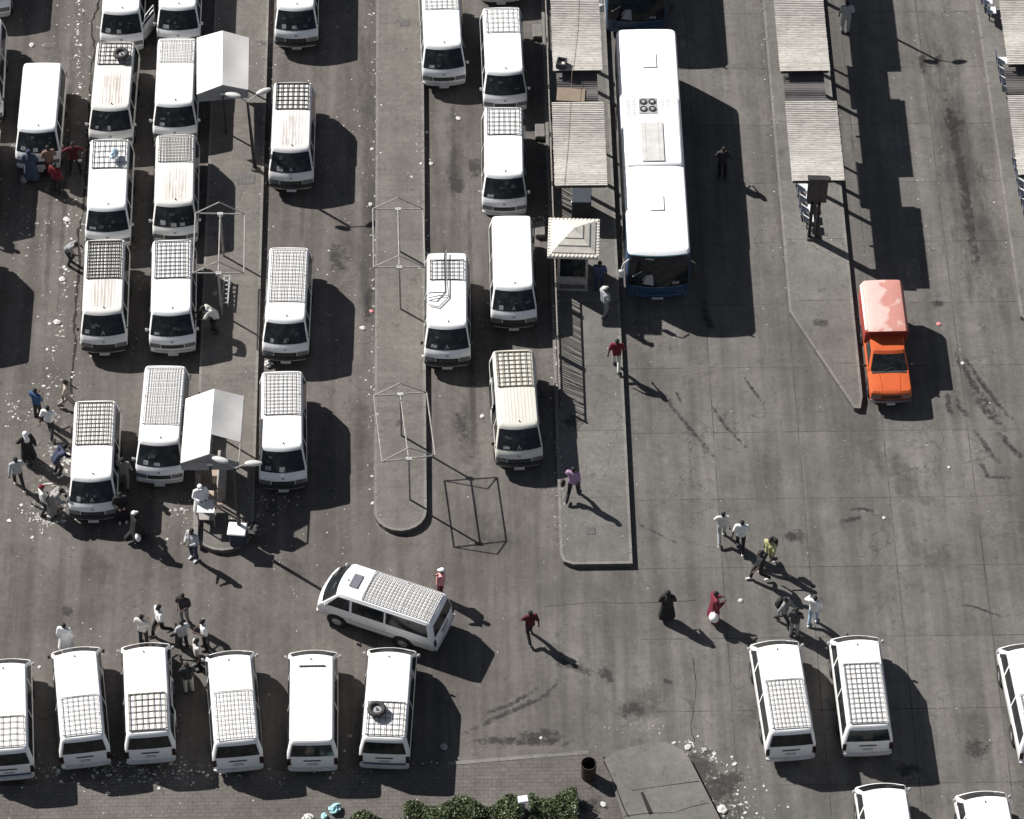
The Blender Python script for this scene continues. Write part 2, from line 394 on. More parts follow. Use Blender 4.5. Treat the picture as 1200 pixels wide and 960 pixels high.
# ------------------------------------------------------------------ ground, islands, platforms
KH = .22
g = MB(); g.add([(-400, -400, 0), (400, -400, 0), (400, 400, 0), (-400, 400, 0)], [(0, 1, 2, 3)])
struct('ground', g, M['asphalt'])

def raised(name, pts, h, top, rim=.10, kerb=True):
    """raised paving with a rim of kerb stones set 4 mm proud"""
    mb = MB(); mb.prism(pts, -.05, h, 0, 1)
    struct(name, mb, [top, M['kerbside']])
    if not kerb: return
    n = len(pts); P = [Vector((p[0], p[1])) for p in pts]; inn = []
    for i in range(n):
        a, b, c = P[i - 1], P[i], P[(i + 1) % n]
        e1 = (b - a).normalized(); e2 = (c - b).normalized(); n1 = Vector((-e1.y, e1.x)); n2 = Vector((-e2.y, e2.x))
        k = (n1 + n2); k = k / max(.35, k.length_squared / 2); inn.append(b + k * rim)
    kb = MB(); vs = []
    for z in (h - .03, h + .004):
        vs += [(p.x, p.y, z) for p in [q + (q - r).normalized() * .004 for q, r in zip(P, inn)]]
    vs += [(p.x, p.y, h + .004) for p in inn]
    fs = []
    for i in range(n):
        j = (i + 1) % n; fs += [(i, j, n + j, n + i), (n + i, n + j, 2 * n + j, 2 * n + i)]
    kb.add(vs, fs); struct('kerb', kb, M['kerb'])

def arc(cx, cy, r, a0, a1, n=8, ry=None):
    ry = ry or r
    return [(cx + r * math.cos(R_(a0 + (a1 - a0) * i / n)), cy + ry * math.sin(R_(a0 + (a1 - a0) * i / n))) for i in range(n + 1)]
yA = G(270, 645, KH).y
raised('island', [(-12.25, 60)] + arc(-11.1, yA + 1.15, 1.15, 180, 360, 10) + [(-9.95, 60)], KH, M['island'])
yB = G(470, 622, KH).y
raised('island', [(-5.36, 60)] + arc(-4.36, yB + .95, 1.0, 180, 360, 10, .95) + [(-3.36, 60)], KH, M['island'])
yC = G(690, 661, KH).y
raised('platform', [(1.68, 60), (1.68, yC + .5), (1.8, yC + .15), (2.15, yC), (4.40, yC), (4.38, 60)], KH, M['island2'])
a = G(925, 365, KH); b = G(1001, 478, KH); c = G(1007, 474, KH)
raised('platform', [(11.15, 60), (11.15, a.y), (b.x, b.y), (b.x + .25, b.y - .02), (13.72, c.y + .4), (13.72, 60)], KH, M['island2'])
raised('platform', [(20.0, 60), (20.35, G(1195, 370, KH).y), (22.4, 2.2), (22.9, 2.2), (22.9, 60)], KH, M['island2'])
kF = [G(-60, 925, .1), G(100, 915, .1), G(300, 905, .1), G(530, 893, .1), G(690, 880, .1)]
endF = G(732, 968, .1)
raised('pavement', [(-30, -40), (endF.x, -40), (endF.x, endF.y)] + [(p.x, p.y) for p in reversed([G(706, 884, .1)] + [])] + [(p.x, p.y) for p in reversed(kF)] + [(-30, kF[0].y)], .1, M['brick'], .15, kerb=False)
kk = MB(); _q = [G(x, y, .1) for x, y in ((525, 893.4), (585, 888.5), (640, 884), (690, 880.3))]
for q0, q1_ in zip(_q[:-1], _q[1:]):
    _L = (q1_ - q0).length; kk.box(((q0.x + q1_.x) / 2, (q0.y + q1_.y) / 2 - .06, .055), (_L - .02, .15, .115), rz=math.atan2(q1_.y - q0.y, q1_.x - q0.x))
struct('kerb', kk, M['kerb'])
sp = [G(x, y, .2) for x, y in ((708, 890), (722, 880), (745, 874), (780, 869), (800, 879), (808, 889), (845, 962))]
mb = MB(); mb.prism([(sp[0].x, sp[0].y), (endF.x + .02, endF.y), (endF.x + .02, -40), (12, -40), (sp[-1].x, sp[-1].y)] + [(p.x, p.y) for p in reversed(sp[1:-1])], -.02, .20, 0, 1)
struct('pavement', mb, [M['slab'], M['kerbside']])

def strip(name, pts, wd, m, z=.004, rag=0.0, kind=True):
    """thin sheet following photo-measured ground points"""
    mb = MB(); n = len(pts); P = [Vector(p[:2]) for p in pts]; vs = []
    for i in range(n):
        d = (P[min(i + 1, n - 1)] - P[max(i - 1, 0)]).normalized(); nn = Vector((-d.y, d.x))
        ww = wd[i] if isinstance(wd, (list, tuple)) else wd
        a_ = ww * (.5 + random.uniform(-rag, rag)); b_ = ww * (.5 + random.uniform(-rag, rag))
        vs += [(*(P[i] + nn * a_), z), (*(P[i] - nn * b_), z)]
    mb.add(vs, [(2 * i, 2 * i + 1, 2 * i + 3, 2 * i + 2) for i in range(n - 1)])
    o = mb.build(name, m); uvl = o.data.uv_layers.new(name='UV')
    for i, f in enumerate(o.data.polygons):
        for li, (u, v) in zip(f.loop_indices, ((0, i / (n - 1)), (1, i / (n - 1)), (1, (i + 1) / (n - 1)), (0, (i + 1) / (n - 1)))): uvl.data[li].uv = (u, v)
    o['kind'] = 'structure'; return o
def gp(*xy, z=0): return [G(x, y, z) for x, y in xy]
# the long ragged break in the left road
pts = []
ctrl = [(118, -10), (115, 10), (108, 25), (109, 45), (112, 60), (106, 80), (107, 100), (105, 118), (104, 140), (103, 170), (101, 200), (99, 230), (96, 255), (91, 275), (94, 300), (91, 330), (89, 350), (87, 375), (88, 400), (86, 425), (84, 450), (86, 470)]
for (x0, y0), (x1, y1) in zip(ctrl[:-1], ctrl[1:]):
    for k in range(4): pts.append(G(x0 + (x1 - x0) * k / 4 + random.uniform(-1.2, 1.2), y0 + (y1 - y0) * k / 4))
strip('ground_crack', pts, .085, M['crack'], .004, .35)
def crack(xy, wd=.03):
    P = []
    for (x0, y0), (x1, y1) in zip(xy[:-1], xy[1:]):
        for k in range(5): P.append(G(x0 + (x1 - x0) * k / 5 + random.uniform(-1, 1), y0 + (y1 - y0) * k / 5 + random.uniform(-.8, .8)))
    strip('ground_crack', P, wd, M['crack'], .004, .4)
crack([(95, 10), (108, 32)]); crack([(811, 770), (816, 800), (810, 850), (815, 875)], .022); crack([(640, 711), (680, 707), (760, 706), (830, 703)], .018)

def dcrack(xy, wd, z):
    P = [G(x + random.uniform(-.5, .5), y + random.uniform(-.5, .5), z) for x, y in xy]; strip('ground_crack', P, wd, M['crack'], z + .004, .3)
dcrack([(740, 926), (770, 922), (800, 918), (820, 916)], .03, .20); dcrack([(708, 892), (714, 905), (722, 922), (732, 948), (737, 958)], .05, .20)
dcrack([(732, 957), (760, 953), (790, 953), (810, 946), (830, 941)], .025, .20)
dcrack([(753, 928), (758, 942), (763, 954)], .12, .20); dcrack([(690, 925), (697, 918), (700, 926)], .04, .1)
# stains, tyre marks and oil on the concrete
D1 = decal_mat('tyre_rubber', (.018, .018, .018), .75, 2.4, (1.6, 1.6, 1)); D2 = decal_mat('oil_stain', (.022, .02, .018), .8, 3.2)
D6 = decal_mat('broad_stain', (.045, .042, .038), .45, 1.3, (1, 1, 1), .2, .7); D3 = decal_mat('damp_soil', (.035, .030, .026), .85, 1.6); D4 = decal_mat('pale_dust', (.20, .185, .165), .4, 2.2); D5 = decal_mat('soot_lane', (.028, .027, .026), .55, 1.3, (1.2, .3, 1), .0, .72)
zz = [.004]
def dz(): zz[0] += .00035; return zz[0]
for xy, wd in (([(1113, 404), (1125, 425), (1140, 450), (1155, 470), (1180, 495)], .38), ([(1122, 405), (1140, 435), (1170, 475), (1200, 505)], .30), ([(1135, 455), (1150, 475), (1165, 492), (1185, 510)], .42), ([(1110, 455), (1111, 475), (1116, 492)], .34), ([(1118, 460), (1126, 480), (1140, 492)], .34), ([(1140, 500), (1160, 530), (1172, 545)], .3), ([(1165, 500), (1185, 525), (1203, 540)], .34), ([(1145, 535), (1158, 560), (1190, 560)], .3),
               ([(770, 450), (790, 480), (815, 510), (845, 545)], .25), ([(790, 455), (800, 475)], .16), ([(830, 470), (850, 500), (880, 530)], .2), ([(740, 610), (800, 640)], .12), ([(990, 598), (1010, 596), (1030, 602)], .22), ([(1120, 708), (1145, 712), (1182, 726)], .16), ([(980, 612), (1012, 606)], .3), ([(540, 862), (580, 842), (640, 815), (660, 790)], .3), ([(560, 840), (600, 825), (640, 800)], .25), ([(870, 440), (895, 475)], .18)):
    strip('tyre_mark', gp(*xy), wd, D1, dz())
for xy, wd in (([(920, 632), (930, 628), (950, 630)], .75), ([(1120, 135), (1118, 155)], .9), ([(1128, 175), (1130, 215), (1136, 240)], .35), ([(1098, 60), (1100, 80)], .45), ([(826, 345), (828, 372), (836, 392)], .5), ([(1128, 870), (1160, 885)], 1.0), ([(1050, 895), (1078, 912)], 1.1), ([(590, 866), (640, 862), (665, 868)], .8), ([(720, 835), (760, 830)], .9), ([(775, 797), (790, 800)], .25), ([(550, 868), (600, 868), (690, 872)], .45), ([(392, 285), (400, 320)], .9), ([(1095, 350), (1103, 360)], .6), ([(320, 360), (330, 362)], .4), ([(465, 495), (470, 505)], .4), ([(950, 382), (972, 384)], .5), ([(660, 492), (685, 505)], .9), ([(70, 712), (85, 720)], .6), ([(690, 935), (700, 955)], 1.1), ([(600, 450), (640, 470)], .5), ([(555, 185), (560, 210)], .8), ([(530, 200), (540, 230)], .7), ([(535, 480), (545, 520)], .6), ([(432, 330), (430, 380)], .4), ([(1080, 60), (1082, 90)], .4), ([(700, 780), (720, 800)], .6), ([(640, 770), (700, 790)], .5)):
    strip('oil_stain', gp(*xy) if not xy[0] == (690, 935) else [G(*p, .104) for p in xy], wd, D2, dz() + (.1 if xy[0] == (690, 935) else 0) + (KH if xy[0] in ((950, 382), (660, 492), (465, 495)) else 0))
strip('oil_stain', gp((1088, 0), (1100, 80), (1120, 160), (1135, 240), (1150, 320), (1165, 380)), 2.0, D5, dz())
strip('oil_stain', gp((1104, 90), (1112, 130), (1120, 170), (1128, 210), (1134, 250), (1142, 300), (1155, 350)), .55, D2, dz())
strip('oil_stain', gp((1112, 125), (1120, 160)), .8, D2, dz())
strip('oil_stain', gp((428, -10), (430, 120), (431, 300), (432, 420)), .9, D5, dz())
for xy, wd in (([(1000, 500), (1060, 560), (1100, 600)], 1.6), ([(870, 800), (885, 860)], 1.3), ([(1060, 640), (1120, 660)], 1.5), ([(740, 800), (770, 850)], 1.5), ([(560, 600), (600, 650)], 1.6), ([(330, 640), (350, 690)], 1.0), ([(1140, 820), (1150, 900)], 1.2), ([(100, 640), (130, 690)], 1.3), ([(420, 460), (425, 540)], .8), ([(530, 120), (535, 260)], .9), ([(545, 440), (550, 560)], .8), ([(300, 590), (330, 600)], .8)):
    strip('oil_stain', gp(*xy), wd, D6, dz())
for x0 in (58, 74):
    strip('worn_track', gp((x0 + 12, -10), (x0 + 8, 120), (x0, 260), (x0 - 8, 420)), .28, D5, dz())
strip('worn_track', gp((356, 222), (352, 285)), .25, D5, dz()); strip('worn_track', gp((548, 110), (552, 400), (556, 560)), .3, D5, dz()); strip('worn_track', gp((530, 110), (532, 290)), .3, D5, dz())
strip('damp_patch', gp((800, 872), (822, 890), (838, 930), (850, 990)), [.8, 1.5, 2.2, 2.6], D3, dz())
strip('damp_patch', gp((845, 905), (860, 930)), 1.4, D3, dz())
strip('dust_patch', gp((640, 540), (652, 600), (655, 640)), 1.2, D4, dz()); strip('dust_patch', gp((720, 395), (790, 400)), 1.6, D4, dz()); strip('dust_patch', gp((790, 440), (860, 440)), 2.0, D4, dz())
strip('dust_patch', gp((60, 20), (62, 120), (58, 260)), 1.0, D4, dz()); strip('dust_patch', gp((400, 280), (410, 320), (400, 350)), .9, D4, dz()); strip('dust_patch', gp((40, 440), (50, 640)), 2.2, D4, dz()); strip('dust_patch', gp((1130, 560), (1190, 640)), 2.2, D4, dz())
# drain covers on the paving
def drain(px, py, w_, h_):
    p = G(px, py, KH); t = thing('drain_cover', 'rusty drain cover set in the paving ' + DRN.pop(0), 'drain cover', (p.x, p.y, KH + .004), group='drain covers in the islands')
    mb = MB(); mb.box((0, 0, .006), (w_, h_, .012)); mb.build('cover', M['seam'], t)
    mb = MB()
    for k in range(5): mb.box((-w_ / 2 + w_ * (k + .5) / 5, 0, .016), (w_ * .08, h_ * .8, .008))
    mb.build('grating', M['kerbside'], t)
DRN = ['beside the foot of the upper street lamp', 'of the middle island near the top edge', 'by the man in lilac']
drain(288, 210, .75, .55); drain(474, 27, .4, .35); drain(692, 622, .35, .35)

# ------------------------------------------------------------------ ring-lofted bodies
class Shell:
    """closed body from rounded-rectangle rings; level = (z, y_front, y_rear, half_width, front_bulge)"""
    def __init__(s, lv, r=.16): s.lv = lv; s.r = r
    def at(s, z):
        L = s.lv
        for a_, b_ in zip(L[:-1], L[1:]):
            if a_[0] <= z <= b_[0]:
                t = (z - a_[0]) / (b_[0] - a_[0]); return [a_[i] + (b_[i] - a_[i]) * t for i in range(5)]
        return list(L[-1])
    def ring(s, z, inset=0.0):
        _, yf, yr, w_, bl = s.at(z); r = s.r; yf += inset; yr -= inset; w_ -= inset; pts = []
        NX = 6
        for i in range(NX + 1): x = -1 + 2 * i / NX; pts.append((x * (w_ - r), yf - bl * (1 - x * x)))
        for k in (1, 2): a_ = R_(-90 + 30 * k); pts.append((w_ - r + r * math.cos(a_), yf + r + r * math.sin(a_)))
        pts.append((w_, yf + r))
        for k in range(1, 6): pts.append((w_, yf + r + (yr - r - yf - r) * k / 5))
        for k in (1, 2): a_ = R_(30 * k); pts.append((w_ - r + r * math.cos(a_), yr - r + r * math.sin(a_)))
        for i in range(NX + 1): x = 1 - 2 * i / NX; pts.append((x * (w_ - r), yr + .02 * (1 - x * x)))
        for k in (1, 2): a_ = R_(90 + 30 * k); pts.append((-w_ + r + r * math.cos(a_), yr - r + r * math.sin(a_)))
        for k in range(0, 6): pts.append((-w_, yr - r - (yr - r - yf - r) * k / 5))
        for k in (1, 2): a_ = R_(180 + 30 * k); pts.append((-w_ + r + r * math.cos(a_), yf + r + r * math.sin(a_)))
        return pts
    def body(s, mb, crown=.03, mi=0, split=None):
        zs = [l[0] for l in s.lv]; rings = [[(x, y, z) for x, y in s.ring(z)] for z in zs]
        top = s.lv[-1]; 
        for ins, dz_ in ((.10, crown * .5), (.3, crown * .85), (.5, crown)):
            rings.append([(x, y, top[0] + dz_) for x, y in s.ring(top[0], min(ins, s.lv[-1][3] - s.r - .02))])
        n = len(rings[0]); vs = [p for r in rings for p in r]; fs = []
        for j in range(len(rings) - 1):
            for i in range(n): fs.append((j * n + i, j * n + (i + 1) % n, (j + 1) * n + (i + 1) % n, (j + 1) * n + i))
        fs.append(tuple(range((len(rings) - 1) * n, len(rings) * n))); fs.append(tuple(reversed(range(n))))
        mb.add(vs, fs, mi)
    def front(s, mb, x0, x1, z0, z1, off=.006, nx=6, nz=3, mi=0, taper=0.0):
        def fn(u, v):
            z = z0 + (z1 - z0) * v; _, yf, yr, w_, bl = s.at(z); xa = x0 + taper * v; xb = x1 - taper * v; xf = xa + (xb - xa) * u
            x = xf * (w_ - s.r); return (x, yf - bl * (1 - xf * xf) - off, z + off * .5)
        mb.quadgrid(fn, nx, nz, mi)
    def rear(s, mb, x0, x1, z0, z1, off=.006, nx=6, nz=2, mi=0):
        def fn(u, v):
            z = z0 + (z1 - z0) * v; _, yf, yr, w_, bl = s.at(z); xf = x1 + (x0 - x1) * u
            return (xf * (w_ - s.r), yr + .02 * (1 - xf * xf) + off, z + off * .3)
        mb.quadgrid(fn, nx, nz, mi)
    def side(s, mb, sg, ya0, yb0, ya1, yb1, z0, z1, off=.006, nz=2, mi=0):
        """quad from (ya0..yb0) at z0 to (ya1..yb1) at z1"""
        def fn(u, v):
            z = z0 + (z1 - z0) * v; w_ = s.at(z)[3]; ya = ya0 + (ya1 - ya0) * v; yb = yb0 + (yb1 - yb0) * v
            y = ya + (yb - ya) * u if sg > 0 else yb + (ya - yb) * u
            return (sg * (w_ + off), y, z + off * .2)
        mb.quadgrid(fn, 3, nz, mi)

# ------------------------------------------------------------------ minibus
VS = Shell([(.30, -2.12, 2.54, .82, .08), (.48, -2.18, 2.60, .89, .10), (.75, -2.19, 2.60, .915, .11), (.97, -2.17, 2.58, .915, .11), (1.10, -2.10, 2.56, .91, .11), (1.19, -2.00, 2.55, .90, .12), (1.79, -1.43, 2.42, .785, .09), (1.85, -1.39, 2.38, .765, .08), (1.89, -1.33, 2.33, .735, .07)], .12)
CACHE = {}
def cached(key, fn):
    if key not in CACHE: CACHE[key] = fn()
    return CACHE[key]
def part(key, name, m, parent, fn, angle=35, smooth=False):
    def mk():
        mb = MB(); fn(mb); return mb.mesh(name, m, smooth, angle)
    return link(name, cached(key, mk), parent)

def wheel(parent, x, y, r=.31, wd=.2, key='van'):
    sg = 1 if x > 0 else -1
    def tyre(mb):
        n = 20; prof = [(-wd / 2, r * .62), (-wd / 2, r * .93), (-wd * .36, r), (wd * .36, r), (wd / 2, r * .93), (wd / 2, r * .62)]
        vs = [(sg * a_, b_ * math.cos(6.2832 * i / n), b_ * math.sin(6.2832 * i / n)) for i in range(n) for a_, b_ in prof]; k = len(prof)
        mb.add(vs, [(i * k + j, i * k + j + 1, ((i + 1) % n) * k + j + 1, ((i + 1) % n) * k + j) for i in range(n) for j in range(k - 1)])
    t = part(('tyre', key, sg), 'wheel', M['rubber'], parent, tyre, 40); t.location = (x, y, r)
    def rim(mb):
        mb.tube((-.02 * sg, 0, 0), (wd * .42 * sg, 0, 0), r * .6, r * .64, 18); mb.tube((wd * .42 * sg, 0, 0), (wd * .47 * sg, 0, 0), r * .25, r * .2, 12)
    part(('rim', key, sg), 'rim', M['steel'], t, rim)

def rack_mesh(y0, y1, nx, ny, m, h=.05, bw=.018, hw=.66, skew=0.0):
    mb = MB(); z = 1.925 + h; rnd = random.Random(int(y0 * 100 + nx * 7 + ny))
    for i in range(nx + 1):
        x = -hw + 2 * hw * i / nx + (rnd.gauss(0, .006) if 0 < i < nx else 0); e = i in (0, nx)
        mb.tube((x, y0, z), (x + rnd.gauss(0, .008), y1, z), bw * (.8 if e else .55), n=5)
    for j in range(ny + 1):
        y = y0 + (y1 - y0) * j / ny + (rnd.gauss(0, .008) if 0 < j < ny else 0); e = j in (0, ny)
        mb.tube((-hw, y, z - bw), (hw, y + rnd.gauss(0, .006), z - bw), bw * (.9 if e else .55), n=5)
    for sx in (-1, 1):
        for y in (y0 + .03, (y0 + y1) / 2, y1 - .03): mb.tube((sx * hw, y, z), (sx * (hw + .04), y, 1.88), .014, n=5)
    return mb

def build_van(label, fpx, bpx, paint='paint', rack=None, bumper='d', papers=1, sunroof=False, vent=False, door=None, rcol='rackd', nx=6, ny=8, back=False, doorside=1, plate=True, dots=True, stripe=False, bw=.018, h=.05, blen=None, tint=None):
    A = G(*fpx, 1.87); B = G(*bpx, 1.90); d = (A - B); d.z = 0
    L = d.length; u = d / L
    if blen: B = A - u * blen
    c = (A + B) / 2 - u * -.0
    rz = math.atan2(u.y, u.x) + math.pi / 2
    loc = c + u * .46; 
    t = thing('minibus', label, 'minibus', (loc.x, loc.y, 0), rz, 'white minibuses in the taxi rank')
    part(('vb', paint), 'body', M[paint], t, lambda mb: VS.body(mb, .03), 28)
    gl = M['glass']
    part('vws', 'windscreen', gl, t, lambda mb: VS.front(mb, -1.10, 1.10, 1.205, 1.78, .008, 8, 3, taper=.0))
    part('vrw', 'rear_window', gl, t, lambda mb: VS.rear(mb, -1.02, 1.02, 1.20, 1.74, .008))
    for sg in (-1, 1):
        for i, (a0, b0, a1, b1) in enumerate(((-1.76, -.86, -1.34, -.86), (-.76, .52, -.76, .52), (.60, 2.30, .60, 2.20))):
            part(('vsw', sg, i), 'side_window', gl, t, lambda mb: VS.side(mb, sg, a0, b0, a1, b1, 1.19, 1.74, .008))
    # bumpers
    bm = M['bumper_' + bumper]
    zt_ = .66 if bumper == 'd' else .56
    def fb(mb):
        VS.front(mb, -1.16, 1.16, .28, zt_, .06, 10, 2)
        def lip(u, v):
            _, yf, yr, w_, bl = VS.at(zt_); xf = -1.16 + 2.32 * u; return (xf * (w_ - VS.r), yf - bl * (1 - xf * xf) - .06 * (1 - v) + .01 * v, zt_ + .03)
        mb.quadgrid(lip, 10, 1)
    part(('vfb', bumper), 'front_bumper', bm, t, fb)
    rbm = 'w' if bumper == 'w' else random.choice('wd')
    def rb(mb):
        VS.rear(mb, -1.16, 1.16, .30, .56, .06, 10, 2)
        def lip(u, v):
            _, yf, yr, w_, bl = VS.at(.56); xf = 1.16 - 2.32 * u; return (xf * (w_ - VS.r), yr + .02 * (1 - xf * xf) + .06 * (1 - v) - .01 * v, .578)
        mb.quadgrid(lip, 10, 1)
    part(('vrb', rbm), 'rear_bumper', M['bumper_' + rbm], t, rb)
    for sg in (-1, 1):
        part(('vhl', sg), 'headlight', M['lamp'], t, lambda mb: VS.front(mb, .60 if sg > 0 else -1.12, 1.12 if sg > 0 else -.60, .71, .92, .014, 4, 2))
        part(('vtl', sg), 'tail_light', M['tail'], t, lambda mb: VS.rear(mb, .98 if sg > 0 else -1.16, 1.16 if sg > 0 else -.98, .72, 1.08, .014, 2, 1))
        def mir(mb):
            mb.tube((sg * .84, -1.70, 1.22), (sg * .96, -1.76, 1.28), .018, n=6); mb.box((sg * 1.0, -1.77, 1.27), (.10, .07, .17), bevel=.02)
        part(('vm', sg, bumper), 'wing_mirror', M['dark' if bumper == 'd' else 'bumper_w'], t, mir)
    part(('vgr',), 'grille', M['grille'], t, lambda mb: [VS.front(mb, -.5, .5, .74 + .045 * k, .765 + .045 * k, .014, 6, 1) for k in range(3)])
    part(('vdg',), 'lower_grille', M['dark'], t, lambda mb: VS.front(mb, -.56, .56, .70, .90, .006, 6, 1))
    if plate:
        part('vpl', 'number_plate', M['plate'], t, lambda mb: mb.box((0, -2.335, .40), (.40, .02, .13), rx=R_(-10)))
        part('vpr', 'number_plate', M['plate'], t, lambda mb: VS.rear(mb, -.24, .24, .72, .84, .02, 2, 1))
    part('vhd', 'tailgate_handle', M['dark'], t, lambda mb: VS.rear(mb, -.40, .40, .96, 1.01, .025, 2, 1))
    part('vem', 'badge', M['chrome'], t, lambda mb: VS.front(mb, -.07, .07, 1.0, 1.06, .01, 2, 1))
    def wip(mb, s=1):
        _, yf, _, w_, bl = VS.at(1.235); mb.tube((.05 * s, yf - .125, 1.21), (.50 * s, yf + .035, 1.32), .009, n=4)
    for s_ in (-1, 1): part(('vwp', s_), 'wiper', M['dark'], t, lambda mb: wip(mb, s_))
    part('vgut', 'gutter_rail', M['bumper_w'], t, lambda mb: [mb.tube((sg * .795, -1.30, 1.80), (sg * .795, 2.2, 1.80), .014, n=5) for sg in (-1, 1)])
    def seams(mb):
        for sg in (-1, 1):
            for y in (-.81, .555, -1.85): VS.side(mb, sg, y - .008, y + .008, y - .008, y + .008, .40, 1.16, .003)
            VS.side(mb, sg, -1.9, 2.4, -1.9, 2.4, .66, .685, .004)
    part('vseam', 'door_seam', M['seam'], t, seams)
    for sg in (-1, 1):
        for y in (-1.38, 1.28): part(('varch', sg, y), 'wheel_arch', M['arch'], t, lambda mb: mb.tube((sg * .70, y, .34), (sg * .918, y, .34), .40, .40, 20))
    part('vunder', 'underbody', M['arch'], t, lambda mb: mb.box((0, .05, .27), (1.4, 4.2, .14)))
    for y in (-1.38, 1.28):
        for sg in (-1, 1): wheel(t, sg * .835, y)
    if rack:
        y1 = 2.24; y0 = y1 - 3.6 * rack[0]; y1 -= 3.6 * (rack[1] if len(rack) > 1 else 0)
        rack_mesh(y0, y1, nx, ny, None, h=h, bw=bw * 1.25).build('roof_rack', M[rcol], t)
    rnd = random.Random(int(fpx[0] * 7 + fpx[1]))
    for k in range(papers):
        xf = rnd.uniform(-.95 + .6 * k, -.75 + .6 * k); z0 = rnd.choice((1.23, 1.24, 1.26)); ww = rnd.uniform(.16, .34); mb = MB()
        VS.front(mb, xf, min(xf + ww, 1.0), z0, z0 + rnd.uniform(.07, .14), .012 + .001 * k, 2, 1); mb.build('notice', M['paper_n'], t)
    for k in range(3):
        xf = rnd.uniform(-.9, .7); z0 = rnd.uniform(1.28, 1.62); mb = MB(); VS.front(mb, xf, xf + rnd.uniform(.08, .3), z0, z0 + rnd.uniform(.03, .10), .017 + .001 * k, 2, 1)
        mb.build('dashboard_item', M['paper_d'], t)
    if bumper == 'd':
        def tri(mb):
            def pt(x, z): _, yf, yr, w_, bl = VS.at(z); xf = x / (w_ - VS.r); return Vector((x, yf - bl * (1 - xf * xf) - .022, z + .01))
            a0, a1, a2, a3, a4 = pt(-.07, 1.25), pt(-.045, 1.25), pt(0, 1.33), pt(.045, 1.25), pt(.07, 1.25); a5 = pt(0, 1.37)
            mb.add([a0, a1, a2, a5, a3, a4], [(0, 1, 2, 3), (3, 2, 4, 5)])
        part('vtri', 'warning_triangle', M['paper_n'], t, tri)
    if dots: part('vdot', 'roof_aerial', M['dark'], t, lambda mb: (mb.tube((0.05, -1.22, 1.92), (.05, -1.22, 1.97), .03, .02, 8)))
    if sunroof:
        part('vsr', 'sunroof', M['sunroof'], t, lambda mb: mb.box((0, -.93, 1.945), (.62, .36, .03), bevel=.012))
    if vent:
        part('vvent', 'roof_vent', M['dark'], t, lambda mb: mb.box((0, -.90, 1.945), (.95, .045, .03)))
    if stripe:
        part('vstr', 'tail_stripe', M['blue'], t, lambda mb: VS.rear(mb, -1.0, 1.0, .62, .70, .03, 4, 1))
    if door == 'slide':
        def dr(mb):
            mb.quadgrid(lambda a_, v: (doorside * (.965 - .06 * max(0, (v - .6) / .4)), -.2 + 1.35 * a_ * 1 + .9 * 0, .42 + 1.36 * v), 6, 5)
            mb.quadgrid(lambda a_, v: (doorside * (.925 - .06 * max(0, (v - .6) / .4)), -.2 + 1.35 * a_, .42 + 1.36 * v), 6, 5)
            mb.box((doorside * .945, 1.15, .98), (.04, .03, 1.12)); mb.box((doorside * .945, -.2, .98), (.04, .03, 1.12))
        dd = part(('vds', doorside, paint), 'sliding_door', M['paint'], t, dr)
        part(('vdsw', doorside), 'door_window', gl, dd, lambda mb: mb.box((doorside * .955, .47, 1.45), (.012, 1.1, .42), ry=R_(-12 * doorside)))
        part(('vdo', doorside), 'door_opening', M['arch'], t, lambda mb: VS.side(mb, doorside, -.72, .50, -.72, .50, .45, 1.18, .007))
    if door == 'cab':
        dd = thing('x', '', ''); [dd.pop(k) if k in dd else None for k in ()]
        bpy.data.objects.remove(dd)
        def dr(mb):
            mb.box((.5, 0, .82), (1.02, .05, .78), bevel=.015); mb.box((.46, 0, 1.44), (.94, .035, .04)); mb.tube((.02, 0, 1.2), (.30, 0, 1.68), .02, n=5); mb.tube((.98, 0, 1.2), (.96, 0, 1.70), .02, n=5); mb.tube((.30, 0, 1.68), (.96, 0, 1.70), .02, n=5)
        dd = part(('vdc', doorside), 'cab_door', M['paint'], t, dr); dd.location = (doorside * .87, -1.72, 0); dd.rotation_euler = (0, 0, R_(62) if doorside > 0 else R_(118))
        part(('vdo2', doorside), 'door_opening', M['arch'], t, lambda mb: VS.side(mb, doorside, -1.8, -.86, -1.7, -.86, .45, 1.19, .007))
    return t
DM = 3.9
def behind(f, dx=0, k=3.9):
    """photo pixel of the roof's rear edge for a van facing the camera whose rear is out of frame"""
    p = G(*f, 1.87); q = p + Vector((dx, k, 0)); r = RM.transposed() @ (q - CAM)
    return (CX + F * r.x / -r.z, CY - F * r.y / -r.z)
def ahead(b, ang):
    p = G(*b, 1.9); q = p + Vector((math.cos(ang), math.sin(ang), 0)) * -3.9; r = RM.transposed() @ (q - CAM)
    return (CX + F * r.x / -r.z, CY - F * r.y / -r.z)

